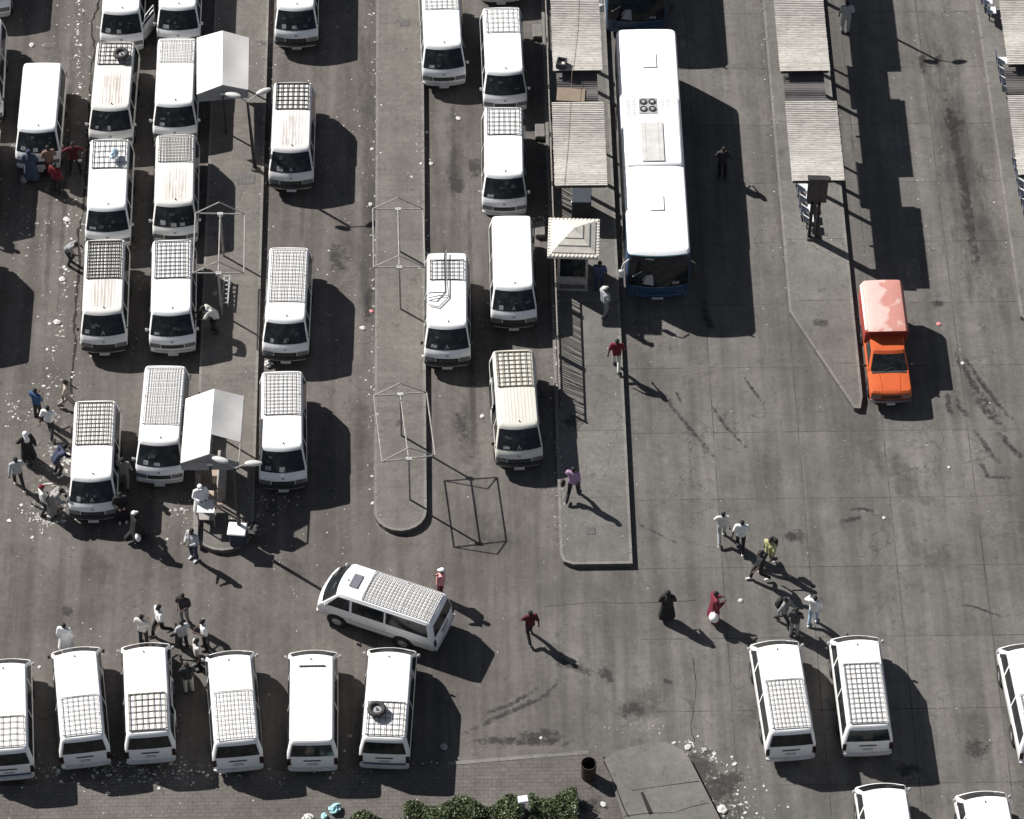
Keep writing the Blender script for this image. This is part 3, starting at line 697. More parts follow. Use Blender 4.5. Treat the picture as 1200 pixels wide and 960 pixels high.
VANS = [
 ('white minibus cut by the left edge of the photo beside the plain roofed van', (-25, 103), (-20, 18), dict()),
 ('white minibus just outside the left edge, throwing the upper of two big shadows', (-37, 216), None, dict(bumper='w')),
 ('white minibus just outside the left edge, throwing the lower of two big shadows', (-46, 362), None, dict(bumper='w')),
 ('nose of a white minibus in the top left corner of the photo', (-15, -24), None, dict(bumper='w')),
 ('bare smooth roofed white minibus with papers behind its windscreen and people at its bonnet', (43, 153), (50, 73), dict(bumper='w', papers=3)),
 ('white minibus with an open cab door in front of the one carrying a spare wheel', (141.5, 15), None, dict(bumper='w', door='cab', doorside=1, papers=2)),
 ('white minibus at the top edge, directly right of the one with the open cab door', (208, 10), None, dict(bumper='w', papers=1)),
 ('white minibus with a rust streaked roof and a spare wheel on its rear rack', (129, 128), (136, 48), dict(paint='paint_s', rack=(.34,), nx=6, ny=5, papers=2, bumper='w', bw=.024)),
 ('white minibus beside the upper gable canopy, short fine rack and a bare white front roof', (204, 123), (207.5, 44), dict(rack=(.36,), nx=11, ny=8, rcol='rackg', bumper='w', papers=1, bw=.014)),
 ('white minibus with an open wide meshed rack holding a pale blue bundle', (125, 244.5), (129, 163), dict(rack=(.42,), nx=6, ny=5, papers=1, bumper='w', bw=.022)),
 ('white minibus with brown streaked front roof and fine rear rack, above the empty frame', (204, 241), (206, 156), dict(paint='paint_s', rack=(.39,), nx=11, ny=9, bumper='w', papers=3, bw=.018)),
 ('white minibus with dense black rear rack and dark bumper, beside the ground crack', (120, 368), (123.5, 279), dict(paint='paint_s', rack=(.54,), nx=9, ny=11, bumper='d', papers=1, bw=.028)),
 ('white minibus with a pale front bumper whose driver side a man leans on', (200.5, 369), (202, 279), dict(rack=(.53,), nx=7, ny=9, rcol='rackd', bumper='w', papers=1, bw=.022)),
 ('white minibus with very fine long roof rack, just left of the lower gable canopy', (186, 520.5), (194, 427), dict(rack=(.78,), nx=13, ny=21, rcol='rackg', bumper='w', papers=2, bw=.014)),
 ('off white minibus in the crowd at the lower left, rack behind and ribbed front roof', (107, 564), (112, 467), dict(paint='paint_r', rack=(.57,), nx=8, ny=10, rcol='racky', bumper='d', papers=1, bw=.024)),
 ('white minibus with a black bumper at the top edge, right of the upper gable canopy', (346.5, 10.5), None, dict(papers=2)),
 ('white minibus with a grey stained ribbed roof beside the upper two headed street lamp', (340.5, 177), (343.5, 95), dict(paint='paint_g', rack=(.40,), nx=6, ny=6, bw=.030, papers=1)),
 ('white minibus with fine rack over most of its roof, middle of the second lane', (334, 378), (339, 288), dict(rack=(.76,), nx=10, ny=15, rcol='rackg', papers=1, bw=.018)),
 ('white minibus in the second lane beside the lower gable canopy, half its roof racked', (330.5, 528), (330.5, 433), dict(rack=(.57,), nx=8, ny=12, rcol='rackg', papers=2, bw=.020)),
 ('white minibus with grey grille at the top, just right of the middle island', (519.5, 58), (515.5, -24), dict(rack=(.42,), nx=6, ny=7, rcol='rackg', bumper='w', papers=1)),
 ('white minibus second from the top in the column along the railed platform', (591.6, 87), (587.5, 7), dict(rack=(.38,), nx=6, ny=5, rcol='rackg', bumper='w', papers=0)),
 ('nose of a white minibus at the very top of the column along the railed platform', (587, -42), None, dict(bumper='w', papers=0)),
 ('white minibus third in the column along the railed platform, open rack at the rear', (591, 208), (590, 124), dict(rack=(.40,), nx=6, ny=6, bumper='w', papers=1, bw=.02)),
 ('white minibus with a smooth bare roof beside the pyramid roofed kiosk', (602, 338.5), (599.5, 252), dict(papers=1)),
 ('cream yellowish minibus with open side door, last in the column along the railed platform', (607.7, 503), (600.6, 407), dict(paint='paint_c', rack=(.48,), nx=6, ny=8, rcol='racky', papers=1, bw=.024, door='slide', doorside=-1)),
 ('white minibus with a bent strap tied over its roof beside the middle island', (524, 384.5), (524, 295), dict(rack=(.36, .08), nx=6, ny=5, rcol='rackd', papers=1, bw=.02)),
 ('white minibus turning across the open yard with a grey sunroof and a long rack', (401.5, 677), (515, 714), dict(rack=(.74,), nx=10, ny=20, rcol='rackg', bumper='w', papers=1, sunroof=True, bw=.018)),
 ('white minibus at the left end of the bottom row, cut by the edge', (5, 770), (7, 887), dict(rack=(.36,), nx=5, ny=5, rcol='racky', bumper='w', stripe=True)),
 ('white minibus second from left in the bottom row, robed man standing at its nose', (88, 761), (97, 867), dict(rack=(.46,), nx=7, ny=8, rcol='rackg', bumper='d')),
 ('white minibus third from left in the bottom row, side door slid open towards the crowd', (169.5, 756), (174, 862), dict(rack=(.44,), nx=6, ny=6, rcol='racky', bumper='w', door='slide', doorside=-1, bw=.024)),
 ('white minibus fourth from left in the bottom row with fine mesh rear rack', (269, 767), (277, 870), dict(rack=(.57,), nx=10, ny=10, rcol='rackg', bumper='w', bw=.015)),
 ('white minibus in the bottom row with no rack and a black slot across its roof', (366, 765), (365, 871), dict(paint='paint_r', vent=True, bumper='w')),
 ('white minibus at the right end of the bottom row, spare wheel on its roof', (458, 763), (450, 867), dict(paint='paint_r', rack=(.40,), nx=6, ny=6, bumper='w', stripe=True, bw=.018)),
 ('white minibus, left one of the racked pair at the lower right', (911, 753), (928.5, 859), dict(rack=(.58,), nx=9, ny=10, rcol='rackg', bumper='w', bw=.018)),
 ('white minibus, right one of the racked pair at the lower right with the longer rack', (1005, 748), (1019, 853), dict(rack=(.72,), nx=7, ny=12, rcol='rackg', bumper='w', bw=.022)),
 ('white minibus half outside the right edge of the photo at the lower right', (1204, 758), (1227, 862), dict(rack=(.45,), nx=7, ny=9, rcol='rackg', bumper='w')),
 ('white minibus entering from the bottom edge below the racked pair', (1036, 924), (1052, 1032), dict(bumper='w', dots=False)),
 ('white minibus at the bottom edge in the lower right corner', (1155, 935), (1176, 1040), dict(bumper='w')),
]
for label, f, b_, kw in VANS:
    if b_ is None: b_ = behind(f)
    build_van(label, f, b_, **kw)

# loads lying on van roofs
def tyre_thing(label, px, py, z, r=.30):
    p = G(px, py, z + .1); t = thing('spare_wheel', label, 'spare wheel', (p.x, p.y, z), random.uniform(0, 3), 'spare wheels on van roofs')
    mb = MB(); n = 24; k = 10; rr = .095; RR = r - .08
    vs = [((RR + rr * math.cos(6.2832 * j / k)) * math.cos(6.2832 * i / n), (RR + rr * math.cos(6.2832 * j / k)) * math.sin(6.2832 * i / n), rr + rr * math.sin(6.2832 * j / k)) for i in range(n) for j in range(k)]
    mb.add(vs, [(i * k + j, ((i + 1) % n) * k + j, ((i + 1) % n) * k + (j + 1) % k, i * k + (j + 1) % k) for i in range(n) for j in range(k)])
    mb.build('tyre', mat('tyre_black', (.035, .032, .03), .8, var=.2), t, smooth=True)
    mb = MB(); mb.tube((0, 0, .05), (0, 0, .09), RR - .07, RR - .09, 18); mb.tube((0, 0, .09), (0, 0, .14), .055, .05, 12, cap=True)
    mb.build('rim', M['steel'], t)
    mb = MB(); mb.tube((0, 0, .141), (0, 0, .145), .035, n=10); mb.build('hub_hole', M['arch'], t)
tyre_thing('black spare wheel on the rack of the rust streaked van at the upper left', 142, 63, 2.04, .32)
tyre_thing('black spare wheel on the roof of the last van in the bottom row', 441.5, 831, 2.04, .34)
def blob(name, label, cat, px, py, z, r, m, group=None, sy=.8, sz=.5, seed=1):
    """crumpled soft lump (bag, bundle, piece of rubbish)"""
    rnd = random.Random(seed * 31 + int(px)); p = G(px, py, z); mb = MB(); mb.sphere((0, 0, r * sz), (r, r * sy, r * sz), 12, 8)
    mb.v = [(x * rnd.uniform(.75, 1.2), y * rnd.uniform(.75, 1.2), max(0, zc * rnd.uniform(.8, 1.2))) for x, y, zc in mb.v]
    o = mb.build(name, m); o.location = (p.x, p.y, z); o.rotation_euler = (0, 0, rnd.uniform(0, 6)); return tag(o, label, cat, group)
blob('bundle', 'pale blue cloth bundle on the open rack of a van at the left', 'bundle', 134, 183, 2.04, .28, sw('pale_blue_cloth', (.50, .62, .70)), sy=.55)
mb = MB(); _p = [G(x, y, 2.06 if y < 327 else 1.975) for x, y in ((523, 293), (523.5, 325), (526, 348), (514, 360), (502, 357))]
mb.path([tuple(q) for q in _p], .022)
mb.path([tuple(G(x, y, 1.985)) for x, y in ((502, 349), (518, 346), (526, 346))], .02)
tag(mb.build('strap', M['rope']), 'grey bent strap lying over the roof of the van beside the middle island', 'strap')

# ------------------------------------------------------------------ buses
BS = Shell([(.32, -6.22, 6.25, 1.20, .10), (.6, -6.30, 6.28, 1.25, .13), (1.25, -6.30, 6.30, 1.265, .14), (2.65, -6.20, 6.28, 1.25, .10), (2.98, -6.16, 6.26, 1.235, .09), (3.08, -6.06, 6.2, 1.18, .06)], .22)
def build_bus(label, x, yfront, ac=True):
    t = thing('city_bus', label, 'bus', (x, yfront + 6.10, 0), 0); t.scale = (1, 1, .90)
    def bd(mb):
        BS.body(mb, .06)
    o = part('bbody', 'body', [M['blue'], M['buswhite'], M['lblue']], t, bd, 30)
    for f in o.data.polygons:
        f.material_index = 1 if f.center.z > 2.95 or abs(f.center.x) < .0 else 0
    gl = M['glass']
    part('bws', 'windscreen', gl, t, lambda mb: BS.front(mb, -1.15, 1.15, 1.16, 2.66, .01, 10, 5))
    part('bds', 'destination_sign', mat('sign_black', (.01, .01, .012), .3), t, lambda mb: BS.front(mb, -1.06, 1.06, 2.69, 2.96, .012, 8, 1))
    part('bdt', 'sign_digits', M['paper'], t, lambda mb: [BS.front(mb, -.52 + .09 * k, -.46 + .09 * k, 2.78, 2.86, .02, 1, 1) for k in range(4)])
    part('brim', 'roof_front_trim', mat('trim_teal', (.16, .36, .42), .4), t, lambda mb: BS.front(mb, -1.1, 1.1, 2.965, 3.0, .016, 8, 1))
    for sg in (-1, 1):
        for k in range(7):
            ya = -5.2 + k * 1.62
            part(('bsw', sg, k), 'side_window', gl, t, lambda mb: BS.side(mb, sg, ya, ya + 1.5, ya, ya + 1.5, 1.45, 2.5, .01))
        part(('bstripe', sg), 'side_stripe', M['buswhite'], t, lambda mb: BS.side(mb, sg, -6.0, 6.0, -6.0, 6.0, .72, 1.1, .008))
        for y in (-3.6, 3.4): part(('barch', sg, y), 'wheel_arch', M['arch'], t, lambda mb: mb.tube((sg * 1.0, y, .5), (sg * 1.272, y, .5), .58, .58, 22)); wheel(t, sg * 1.15, y, .48, .28, 'bus')
        part(('bhl', sg), 'headlight', M['lamp'], t, lambda mb: [BS.front(mb, sg * (.78 + .16 * q) - .055, sg * (.78 + .16 * q) + .055, .72, .84, .014, 2, 1) for q in (0, 1)])
        def mir(mb):
            mb.path([(sg * 1.18, -6.20, 2.75), (sg * 1.42, -6.42, 2.72), (sg * 1.48, -6.50, 2.45)], .03); mb.box((sg * 1.48, -6.50, 2.18), (.22, .12, .46), bevel=.03)
        part(('bmir', sg), 'wing_mirror', M['dark'] if sg > 0 else M['bumper_w'], t, mir)
    part('bwp', 'wiper', M['dark'], t, lambda mb: (mb.tube((-.3, -6.46, 1.25), (.45, -6.40, 1.5), .012, n=4), mb.tube((.55, -6.45, 1.25), (1.0, -6.32, 1.7), .012, n=4)))
    part('bbump', 'front_bumper', mat('bumper_blue', (.045, .09, .16), .35), t, lambda mb: BS.front(mb, -1.16, 1.16, .34, .66, .05, 10, 2))
    part('bbl', 'trim_line', mat('trim_blue_light', (.14, .24, .36), .35), t, lambda mb: [BS.front(mb, -1.14, 1.14, .67, .69, .055, 10, 1), BS.front(mb, -1.0, 1.0, 1.12, 1.15, .02, 10, 1)])
    part('bplate', 'number_plate', M['plate'], t, lambda mb: mb.box((0, -6.50, .48), (.46, .02, .12)))
    part('bem', 'badge', M['acgrey'], t, lambda mb: BS.front(mb, .55, .80, 1.30, 1.46, .016, 3, 1))
    part('bsteer', 'windscreen_notice', M['acgrey'], t, lambda mb: mb.add([(-.62, -6.46, 1.42), (-.18, -6.48, 1.32), (-.22, -6.40, 1.90), (-.45, -6.40, 1.86)], [(0, 1, 2, 3)]))
    part('bglint', 'painted_sun_glint', M['paper'], t, lambda mb: (mb.tube((-1.02, -6.36, 1.80), (-.66, -6.37, 2.15), .014, n=4), mb.path([(-.62, -6.44, 1.62), (-.50, -6.42, 1.90), (-.25, -6.43, 1.98)], .016)))  # pale bars modelled on the glass to imitate a sun glint
    # roof
    for y, hx, hy in ((4.35, .58, .80), (-3.55, .56, .80)):
        part(('bhatch', y), 'roof_hatch', M['buswhite'], t, lambda mb: mb.box((.05 if y > 0 else .02, y, 3.175), (hx, hy, .05), bevel=.015))
    if ac:
        u = part('bac', 'air_conditioner', M['buswhite'], t, lambda mb: mb.box((.02, .35, 3.16), (2.25, 3.75, .13), bevel=.055))
        part('bacb', 'duct_cover', mat('duct_pale_grey', (.50, .49, .47), .6, var=.12), u, lambda mb: mb.box((-.02, -.30, 3.26), (.92, 2.15, .06), bevel=.02))
        part('bacf', 'fan_plate', M['acgrey'], u, lambda mb: mb.box((-.12, 1.72, 3.235), (.74, .86, .03)))
        for q in range(4):
            fx = -.30 + .36 * (q % 2); fy = 1.52 + .40 * (q // 2)
            f_ = part(('bf', q), 'fan', M['rubber'], u, lambda mb: mb.tube((fx, fy, 3.25), (fx, fy, 3.28), .155, n=18))
            part(('bfh', q), 'fan_hub', M['acgrey'], f_ if 0 else u, lambda mb: mb.tube((fx, fy, 3.281), (fx, fy, 3.29), .075, n=12))
        part('bacl', 'louvres', M['acgrey'], u, lambda mb: [mb.box((x, 1.25 + .11 * k, 3.230), (.17, .02, .012)) for x in (-.92, -.68, .48, .72) for k in range(8)])
        part('bacs', 'panel_joint', M['acgrey'], u, lambda mb: [mb.box((x, -.3, 3.293), (.012, 2.1, .006)) for x in (-.28, .25)])
    part('brear', 'rear_window', gl, t, lambda mb: BS.rear(mb, -.9, .9, 1.7, 2.6, .01))
    part('btl', 'tail_light', M['tail'], t, lambda mb: [BS.rear(mb, s * .95 - .06, s * .95 + .06, .9, 1.3, .012, 2, 1) for s in (-1, 1)])
    return t
yf = G(772, 298, 2.78).y + .12
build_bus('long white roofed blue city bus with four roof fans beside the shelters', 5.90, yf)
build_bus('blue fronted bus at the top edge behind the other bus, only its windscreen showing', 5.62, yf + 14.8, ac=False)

# ------------------------------------------------------------------ orange pickup
c0 = G(1044, 466, .95); 
t = thing('pickup_truck', 'orange pickup truck with a faded pink canopy beside the pointed platform', 'pickup truck', (c0.x + .02, c0.y + 2.40, 0), R_(.8))
PL = Shell([(.30, -2.12, 2.50, .74, .04), (.45, -2.18, 2.54, .80, .05), (.72, -2.17, 2.54, .82, .05), (.90, -2.12, 2.53, .80, .05), (.955, -2.06, 2.50, .76, .04)], .10)
mb = MB(); PL.body(mb, .03); mb.build('body', M['orange'], t, angle=30)
CBS = Shell([(.93, -1.10, .45, .79, .05), (1.42, -.52, .40, .66, .04), (1.49, -.44, .38, .62, .03)], .10)
mb = MB(); CBS.body(mb, .02); cab = mb.build('cab', M['orange'], t, angle=30)
mb = MB(); CBS.front(mb, -1.06, 1.06, .97, 1.405, .008, 6, 3); mb.build('windscreen', M['glass'], cab)
for sg in (-1, 1):
    mb = MB(); CBS.side(mb, sg, -.85, .25, -.40, .25, .98, 1.38, .008); mb.build('side_window', M['glass'], cab)
    mb = MB(); mb.tube((sg * .80, -.78, .98), (sg * .90, -.82, 1.02), .015, n=5); mb.box((sg * .95, -.83, 1.04), (.13, .07, .12), bevel=.02); mb.build('wing_mirror', M['dark'], t)
    mb = MB(); PL.front(mb, .62 if sg > 0 else -1.08, 1.08 if sg > 0 else -.62, .66, .80, .012, 3, 1); mb.build('headlight', M['lamp'], t)
    for y in (-1.35, 1.35):
        wheel(t, sg * .74, y, .30, .19, 'pick'); mb = MB(); mb.tube((sg * .6, y, .34), (sg * .826, y, .34), .38, .38, 18); mb.build('wheel_arch', M['arch'], t)
mb = MB(); PL.front(mb, -.56, .56, .66, .80, .012, 6, 1); mb.build('grille', M['dark'], t)
mb = MB(); PL.front(mb, -1.16, 1.16, .44, .58, .06, 8, 1); mb.quadgrid(lambda u, v: ((-1 + 2 * u) * .80, -2.30 + .05 * abs(2 * u - 1) ** 4 + .12 * v, .585), 8, 1); mb.build('front_bumper', M['chrome'], t)
mb = MB(); mb.box((0, -2.30, .42), (.34, .02, .11)); mb.build('number_plate', M['plate'], t)
mb = MB(); mb.box((0, -1.14, .985), (1.35, .10, .02)); mb.tube((-.3, -1.12, .99), (.2, -.95, 1.09), .01, n=4); mb.build('wiper_tray', M['dark'], t)
mb = MB(); mb.tube((-.35, -2.05, .988), (-.40, -1.2, 1.0), .006, n=4); mb.tube((.35, -2.05, .988), (.40, -1.2, 1.0), .006, n=4); mb.build('bonnet_crease', mat('orange_dark', (.5, .09, .02), .5), t)
CS = Shell([(.95, .42, 2.16, .84, 0), (1.55, .36, 2.16, .83, 0), (1.80, .28, 2.15, .72, 0), (1.90, .24, 2.12, .66, 0)], .06)
CS = Shell([(.95, .40, 2.74, .86, 0), (1.66, .30, 2.80, .86, 0), (1.86, .18, 2.80, .77, 0), (1.96, .12, 2.76, .71, 0)], .06)
mb = MB(); CS.body(mb, .035); can = mb.build('canopy', M['canopy'], t, angle=30)
red = mat('canopy_red', (.30, .035, .03), .5)
mb = MB(); CS.front(mb, -1.04, 1.04, 1.0, 1.92, .008, 4, 3); mb.build('front_panel', red, can)
for sg in (-1, 1):
    mb = MB(); CS.side(mb, sg, .5, 2.5, .5, 2.5, .98, 1.58, .006); mb.build('side_panel', red, can)
mb = MB(); CS.side(mb, -1, .42, 2.74, .35, 2.74, 1.69, 1.85, .008); mb.build('side_strip', mat('canopy_white', (.72, .70, .66), .5), can)
def text(name, s, size, loc, rot, m, parent=None, align='CENTER'):
    cu = bpy.data.curves.new(name, 'FONT'); cu.body = s; cu.size = size; cu.extrude = .002; cu.align_x = align; cu.align_y = 'CENTER'
    tmp = bpy.data.objects.new(name, cu); COL.objects.link(tmp)
    dg = bpy.context.evaluated_depsgraph_get(); me = bpy.data.meshes.new_from_object(tmp.evaluated_get(dg)); bpy.data.objects.remove(tmp)
    me.materials.clear(); me.materials.append(m); o = link(name, me, parent); o.location = loc; o.rotation_euler = rot; return o

# ------------------------------------------------------------------ shelters
def shelter(label, x0, x1, y0, y1, z, cable=None):
    t = thing('bus_shelter', label, 'shelter', ((x0 + x1) / 2, (y0 + y1) / 2, KH), 0, 'corrugated platform shelters')
    W_, L_ = (x1 - x0), (y1 - y0); mb = MB()
    # sheet with real ribs across
    n = int(L_ / .10); rnd = random.Random(int(x0 * 10 + y0))
    for k in range(n):
        ya = -L_ / 2 + L_ * k / n; yb = -L_ / 2 + L_ * (k + 1) / n; ex = rnd.uniform(-.01, .01)
        zt = z - KH
        vs = [(-W_ / 2 + ex, ya, zt), (W_ / 2 + ex, ya, zt), (W_ / 2 + ex, ya + (yb - ya) * .25, zt + .018), (-W_ / 2 + ex, ya + (yb - ya) * .25, zt + .018), (W_ / 2 + ex, ya + (yb - ya) * .7, zt + .018), (-W_ / 2 + ex, ya + (yb - ya) * .7, zt + .018), (W_ / 2 + ex, yb, zt), (-W_ / 2 + ex, yb, zt)]
        mb.add(vs, [(0, 1, 2, 3), (3, 2, 4, 5), (5, 4, 6, 7)])
    mb.build('roof', M['sheet'], t)
    mb = MB()
    for sx in (-.42, .42): mb.box((sx * W_, 0, z - KH - .07), (.07, L_ - .1, .10))
    for q in (-1, 0, 1): mb.box((0, q * (L_ / 2 - .1), z - KH - .17), (W_ - .1, .06, .09))
    mb.build('roof_beam', M['post'], t)
    for q in (-1, 1):
        mb = MB(); mb.box((0, (1.15 + q * .6), (z - KH - .2) / 2), (.14, .14, z - KH - .22)); mb.build('post', M['post'], t)
    return t
def low_roof(label, x0, x1, y0, y1, z, board=None):
    t = thing('link_roof', label, 'roof panel', ((x0 + x1) / 2, (y0 + y1) / 2, KH), 0, 'lower dark roof panels between shelters'); W_, L_ = x1 - x0, y1 - y0
    mb = MB(); n = int(L_ / .11)
    for k in range(n):
        ya = -L_ / 2 + L_ * k / n; st = L_ / n; zt = z - KH
        mb.add([(-W_ / 2, ya, zt), (W_ / 2, ya, zt), (W_ / 2, ya + st * .5, zt + .03), (-W_ / 2, ya + st * .5, zt + .03), (W_ / 2, ya + st, zt), (-W_ / 2, ya + st, zt)], [(0, 1, 2, 3), (3, 2, 4, 5)])
    mb.build('roof', M['sheetd'], t)
    for q in (-1, 1):
        mb = MB(); mb.box((q * (W_ / 2 - .1), 0, z - KH - .06), (.06, L_, .08)); mb.build('roof_beam', M['post'], t)
    mb = MB(); mb.box((-.1, .1, (z - KH - .1) / 2), (.09, .09, z - KH - .12)); mb.build('post', M['post'], t)
ZR = 3.6
def rect(tlx, tly, brx, bry, z): a_ = G(tlx, tly, z); b_ = G(brx, bry, z); return a_.x, b_.x, b_.y, a_.y
q1 = G(648, 83, ZR); q2 = G(706, 83, ZR); q3 = G(650, 218, ZR); q4 = G(712, 218, ZR); q5 = G(650, 120, ZR)
shelter('pale corrugated shelter roof at the top of the railed platform carrying a small box', q1.x, q2.x, q1.y, q1.y + 4.36, ZR)
shelter('pale corrugated shelter roof beside the long bus, above the pyramid kiosk', q3.x, q4.x, q3.y, q5.y, ZR)
zl = 3.2; a_ = G(653, 116, zl); b_ = G(701, 116, zl); low_roof('dark low corrugated panel joining the two shelters beside the bus, brown board on it', a_.x, b_.x, a_.y - .6, a_.y + 1.75, zl)
p0 = G(669, 111, zl + .06); mb = MB(); mb.box((0, 0, .015), (1.15, .72, .03), rz=R_(-5)); o = mb.build('plywood_board', M['wood']); o.location = (p0.x, p0.y, zl + .035); tag(o, 'brown plywood board lying on the dark low panel between shelters', 'board')
p0 = G(658, 75, ZR + .1); t = thing('roof_box', 'small open dark box with a pale inside on the top shelter roof', 'box', (p0.x, p0.y, ZR + .03), R_(-12)); mb = MB()
for sx, sy, dx, dy in ((-.17, 0, .06, .42), (.17, 0, .06, .42), (0, -.19, .28, .06), (0, .19, .28, .06)): mb.box((sx, sy, .12), (dx, dy, .24))
mb.build('casing', M['dark'], t); mb = MB(); mb.box((0, 0, .06), (.26, .30, .10)); mb.build('lining', M['cream'], t)
mb = MB(); mb.path([tuple(G(x, y, ZR + .08)) for x, y in ((678, -20), (676, 30), (671, 75))] + [tuple(G(668, 120, ZR + .06)), tuple(G(666, 160, ZR + .05)), tuple(G(661, 217, ZR + .05))], .008, 4)
tag(mb.build('cable', mat('cable_brown', (.20, .15, .11), .8)), 'thin brown cable strung along the two shelter roofs beside the bus', 'cable')
ds = [(914, 83.5, 973, 5.4), (928, 212, 990, None)]
a_ = G(914, 83.5, ZR); b_ = G(973, 83.5, ZR); shelter('pale corrugated shelter roof at the top of the pointed platform', a_.x, b_.x, a_.y, a_.y + 4.36, ZR); YD = a_.y + 4.36
shelter('pale corrugated shelter just beyond the top edge on the pointed platform, throwing its shadow', a_.x, b_.x, YD + 1.66, YD + 6.0, ZR)
low_roof('dark low corrugated panel beyond the top edge on the pointed platform', a_.x + .2, b_.x - .2, YD - .8, YD + 1.7, 3.2)
a_ = G(928, 212, ZR); b_ = G(990, 212, ZR); c_ = G(925, 119, ZR); shelter('pale corrugated shelter roof of the pointed platform, above the row of navy seats', a_.x, b_.x, a_.y, c_.y, ZR)
a_ = G(920, 116, zl); b_ = G(968, 116, zl); low_roof('dark low corrugated panel joining the two shelters on the pointed platform', a_.x, b_.x, a_.y - .8, a_.y + 1.7, zl)
a_ = G(1181, 76, ZR); shelter('pale corrugated shelter roof in the top right corner', a_.x, a_.x + 2.2, a_.y, a_.y + 5.4, ZR)
a_ = G(1180, 112, ZR); c_ = G(1199, 205, ZR); shelter('pale corrugated shelter roof cut by the right edge of the photo', a_.x, a_.x + 2.2, c_.y, a_.y, ZR)
a_ = G(1181, 112, zl); low_roof('dark low corrugated panel at the right edge of the photo between two shelters', a_.x, a_.x + 1.7, a_.y, a_.y + 1.65, zl)

def seat_row(pxs, group, labels, sg=-1):
    for (px, py), lb in zip(pxs, labels):
        p = G(px, py, KH + .5); t = thing('waiting_seat', lb, 'seat', (p.x, p.y, KH), 0, group)
        part('wsb', 'seat', M['seatw'], t, lambda mb: mb.box((.06, 0, .44), (.42, .42, .05), bevel=.015))
        part('wsk', 'backrest', M['seatb'], t, lambda mb: mb.box((-.24, 0, .66), (.06, .44, .44), bevel=.015, ry=R_(-12)))
        for y in (-.15, .15): part(('wsl', y), 'leg', M['post'], t, lambda mb: mb.box((0, y, .21), (.05, .05, .42)))
seat_row([(940, 219), (942, 231), (944, 243), (946, 255)], 'navy waiting seats on the pointed platform', ['waiting seat nearest the shelter roof, left of the signboard', 'second waiting seat from the shelter roof, left of the signboard', 'third waiting seat from the shelter roof, left of the signboard', 'waiting seat farthest from the shelter roof, left of the signboard'])
L5 = ['waiting seat at the %s of the row left of the %s right edge shelter'.replace('%s', '{}').format(a, b) for b in ('upper', 'lower') for a in ('near end', 'second place', 'third place', 'fourth place')]
seat_row([(1174, 70), (1176, 81), (1178, 92), (1181, 103)], 'waiting seats on the far right platform', ['pale waiting seat just below the top right shelter roof', 'second pale waiting seat below the top right shelter roof', 'third pale waiting seat below the top right shelter roof', 'fourth pale waiting seat below the top right shelter roof'])
seat_row([(1193, 188), (1196, 200), (1198, 212), (1200, 224), (1203, 236), (1206, 250)], 'waiting seats on the far right platform', ['pale seat topmost in the row at the right edge beside the lower shelter', 'pale seat second from top in the row at the right edge', 'pale seat third from top in the row at the right edge', 'pale seat fourth from top in the row at the right edge', 'pale seat fifth from top in the row at the right edge', 'pale seat at the bottom of the row at the right edge'])
seat_row([(1156, 0), (1160, 11)], 'waiting seats on the far right platform', ['pale seat at the top edge left of the top right shelter', 'pale seat just below the top edge left of the top right shelter'])

# signboard on two legs
p0 = G(952, 279, KH); t = thing('signboard', 'dark two legged signboard beyond the navy seats on the pointed platform', 'signboard', (p0.x, p0.y, KH), R_(-4))
for sx in (-.14, .14):
    mb = MB(); mb.box((sx, 0, 1.05), (.13, .13, 2.1)); mb.build('leg', M['post'], t)
mb = MB(); mb.box((0.02, .12, 2.75), (.80, .16, 1.35), bevel=.02); mb.build('board', M['sign'], t)
mb = MB(); mb.box((0.02, .14, 3.44), (.86, .24, .04)); mb.build('cap', M['post'], t)
mb = MB(); mb.box((0, 0, .05), (.45, .3, .1)); mb.build('base', M['seam'], t)
# box by the shelter, kiosk
p0 = G(681, 253, KH); t = thing('utility_cabinet', 'slate blue metal cabinet between the shelter and the pyramid roofed kiosk', 'cabinet', (p0.x, p0.y, KH), R_(-2))
mb = MB(); mb.box((0, .1, .62), (.78, .98, 1.24), bevel=.02); mb.build('body', M['bluebox'], t)
mb = MB(); mb.box((-.41, -.15, .95), (.03, .08, .12)); mb.build('label_plate', M['white'], t)
mb = MB(); mb.box((0, -.385, .62), (.60, .02, 1.05)); mb.build('door', M['dark'], t)

pk = [G(x, y, 2.55) for x, y in ((645, 250), (703, 257), (700, 307), (641, 303))]
kc = sum(pk, Vector()) / 4; t = thing('kiosk', 'small booth with stepped cream pyramid roof at the kerb beside the bus', 'kiosk', (kc.x, kc.y, KH), R_(-3))
zr = 2.55 - KH; mb = MB()
def sq(h, s, ox=0): return [(-s + ox, -s, h), (s + ox, -s, h), (s + ox, s, h), (-s + ox, s, h)]
lv = [(zr - .10, 1.02), (zr + .02, 1.02), (zr + .06, .86), (zr + .10, .86), (zr + .24, .62), (zr + .27, .62), (zr + .40, .36), (zr + .43, .36), (zr + .52, .16), (zr + .60, .02)]
vs = []; 
for h_, s_ in lv: vs += sq(h_, s_)
fs = [(4 * j + i, 4 * j + (i + 1) % 4, 4 * j + 4 + (i + 1) % 4, 4 * j + 4 + i) for j in range(len(lv) - 1) for i in range(4)] + [(3, 2, 1, 0), tuple(range(4 * len(lv) - 4, 4 * len(lv)))]
mb.add(vs, fs); rf = mb.build('roof', M['cream'], t)
mb = MB()
for k in range(13):
    a_ = -.93 + k * .155
    for b2 in (-.94, .94): mb.tube((a_, b2 - .07, zr + .035), (a_, b2 + .07, zr + .035), .035, n=6); mb.tube((b2 - .07, a_, zr + .035), (b2 + .07, a_, zr + .035), .035, n=6)
mb.build('roof_edging', M['cream'], rf)
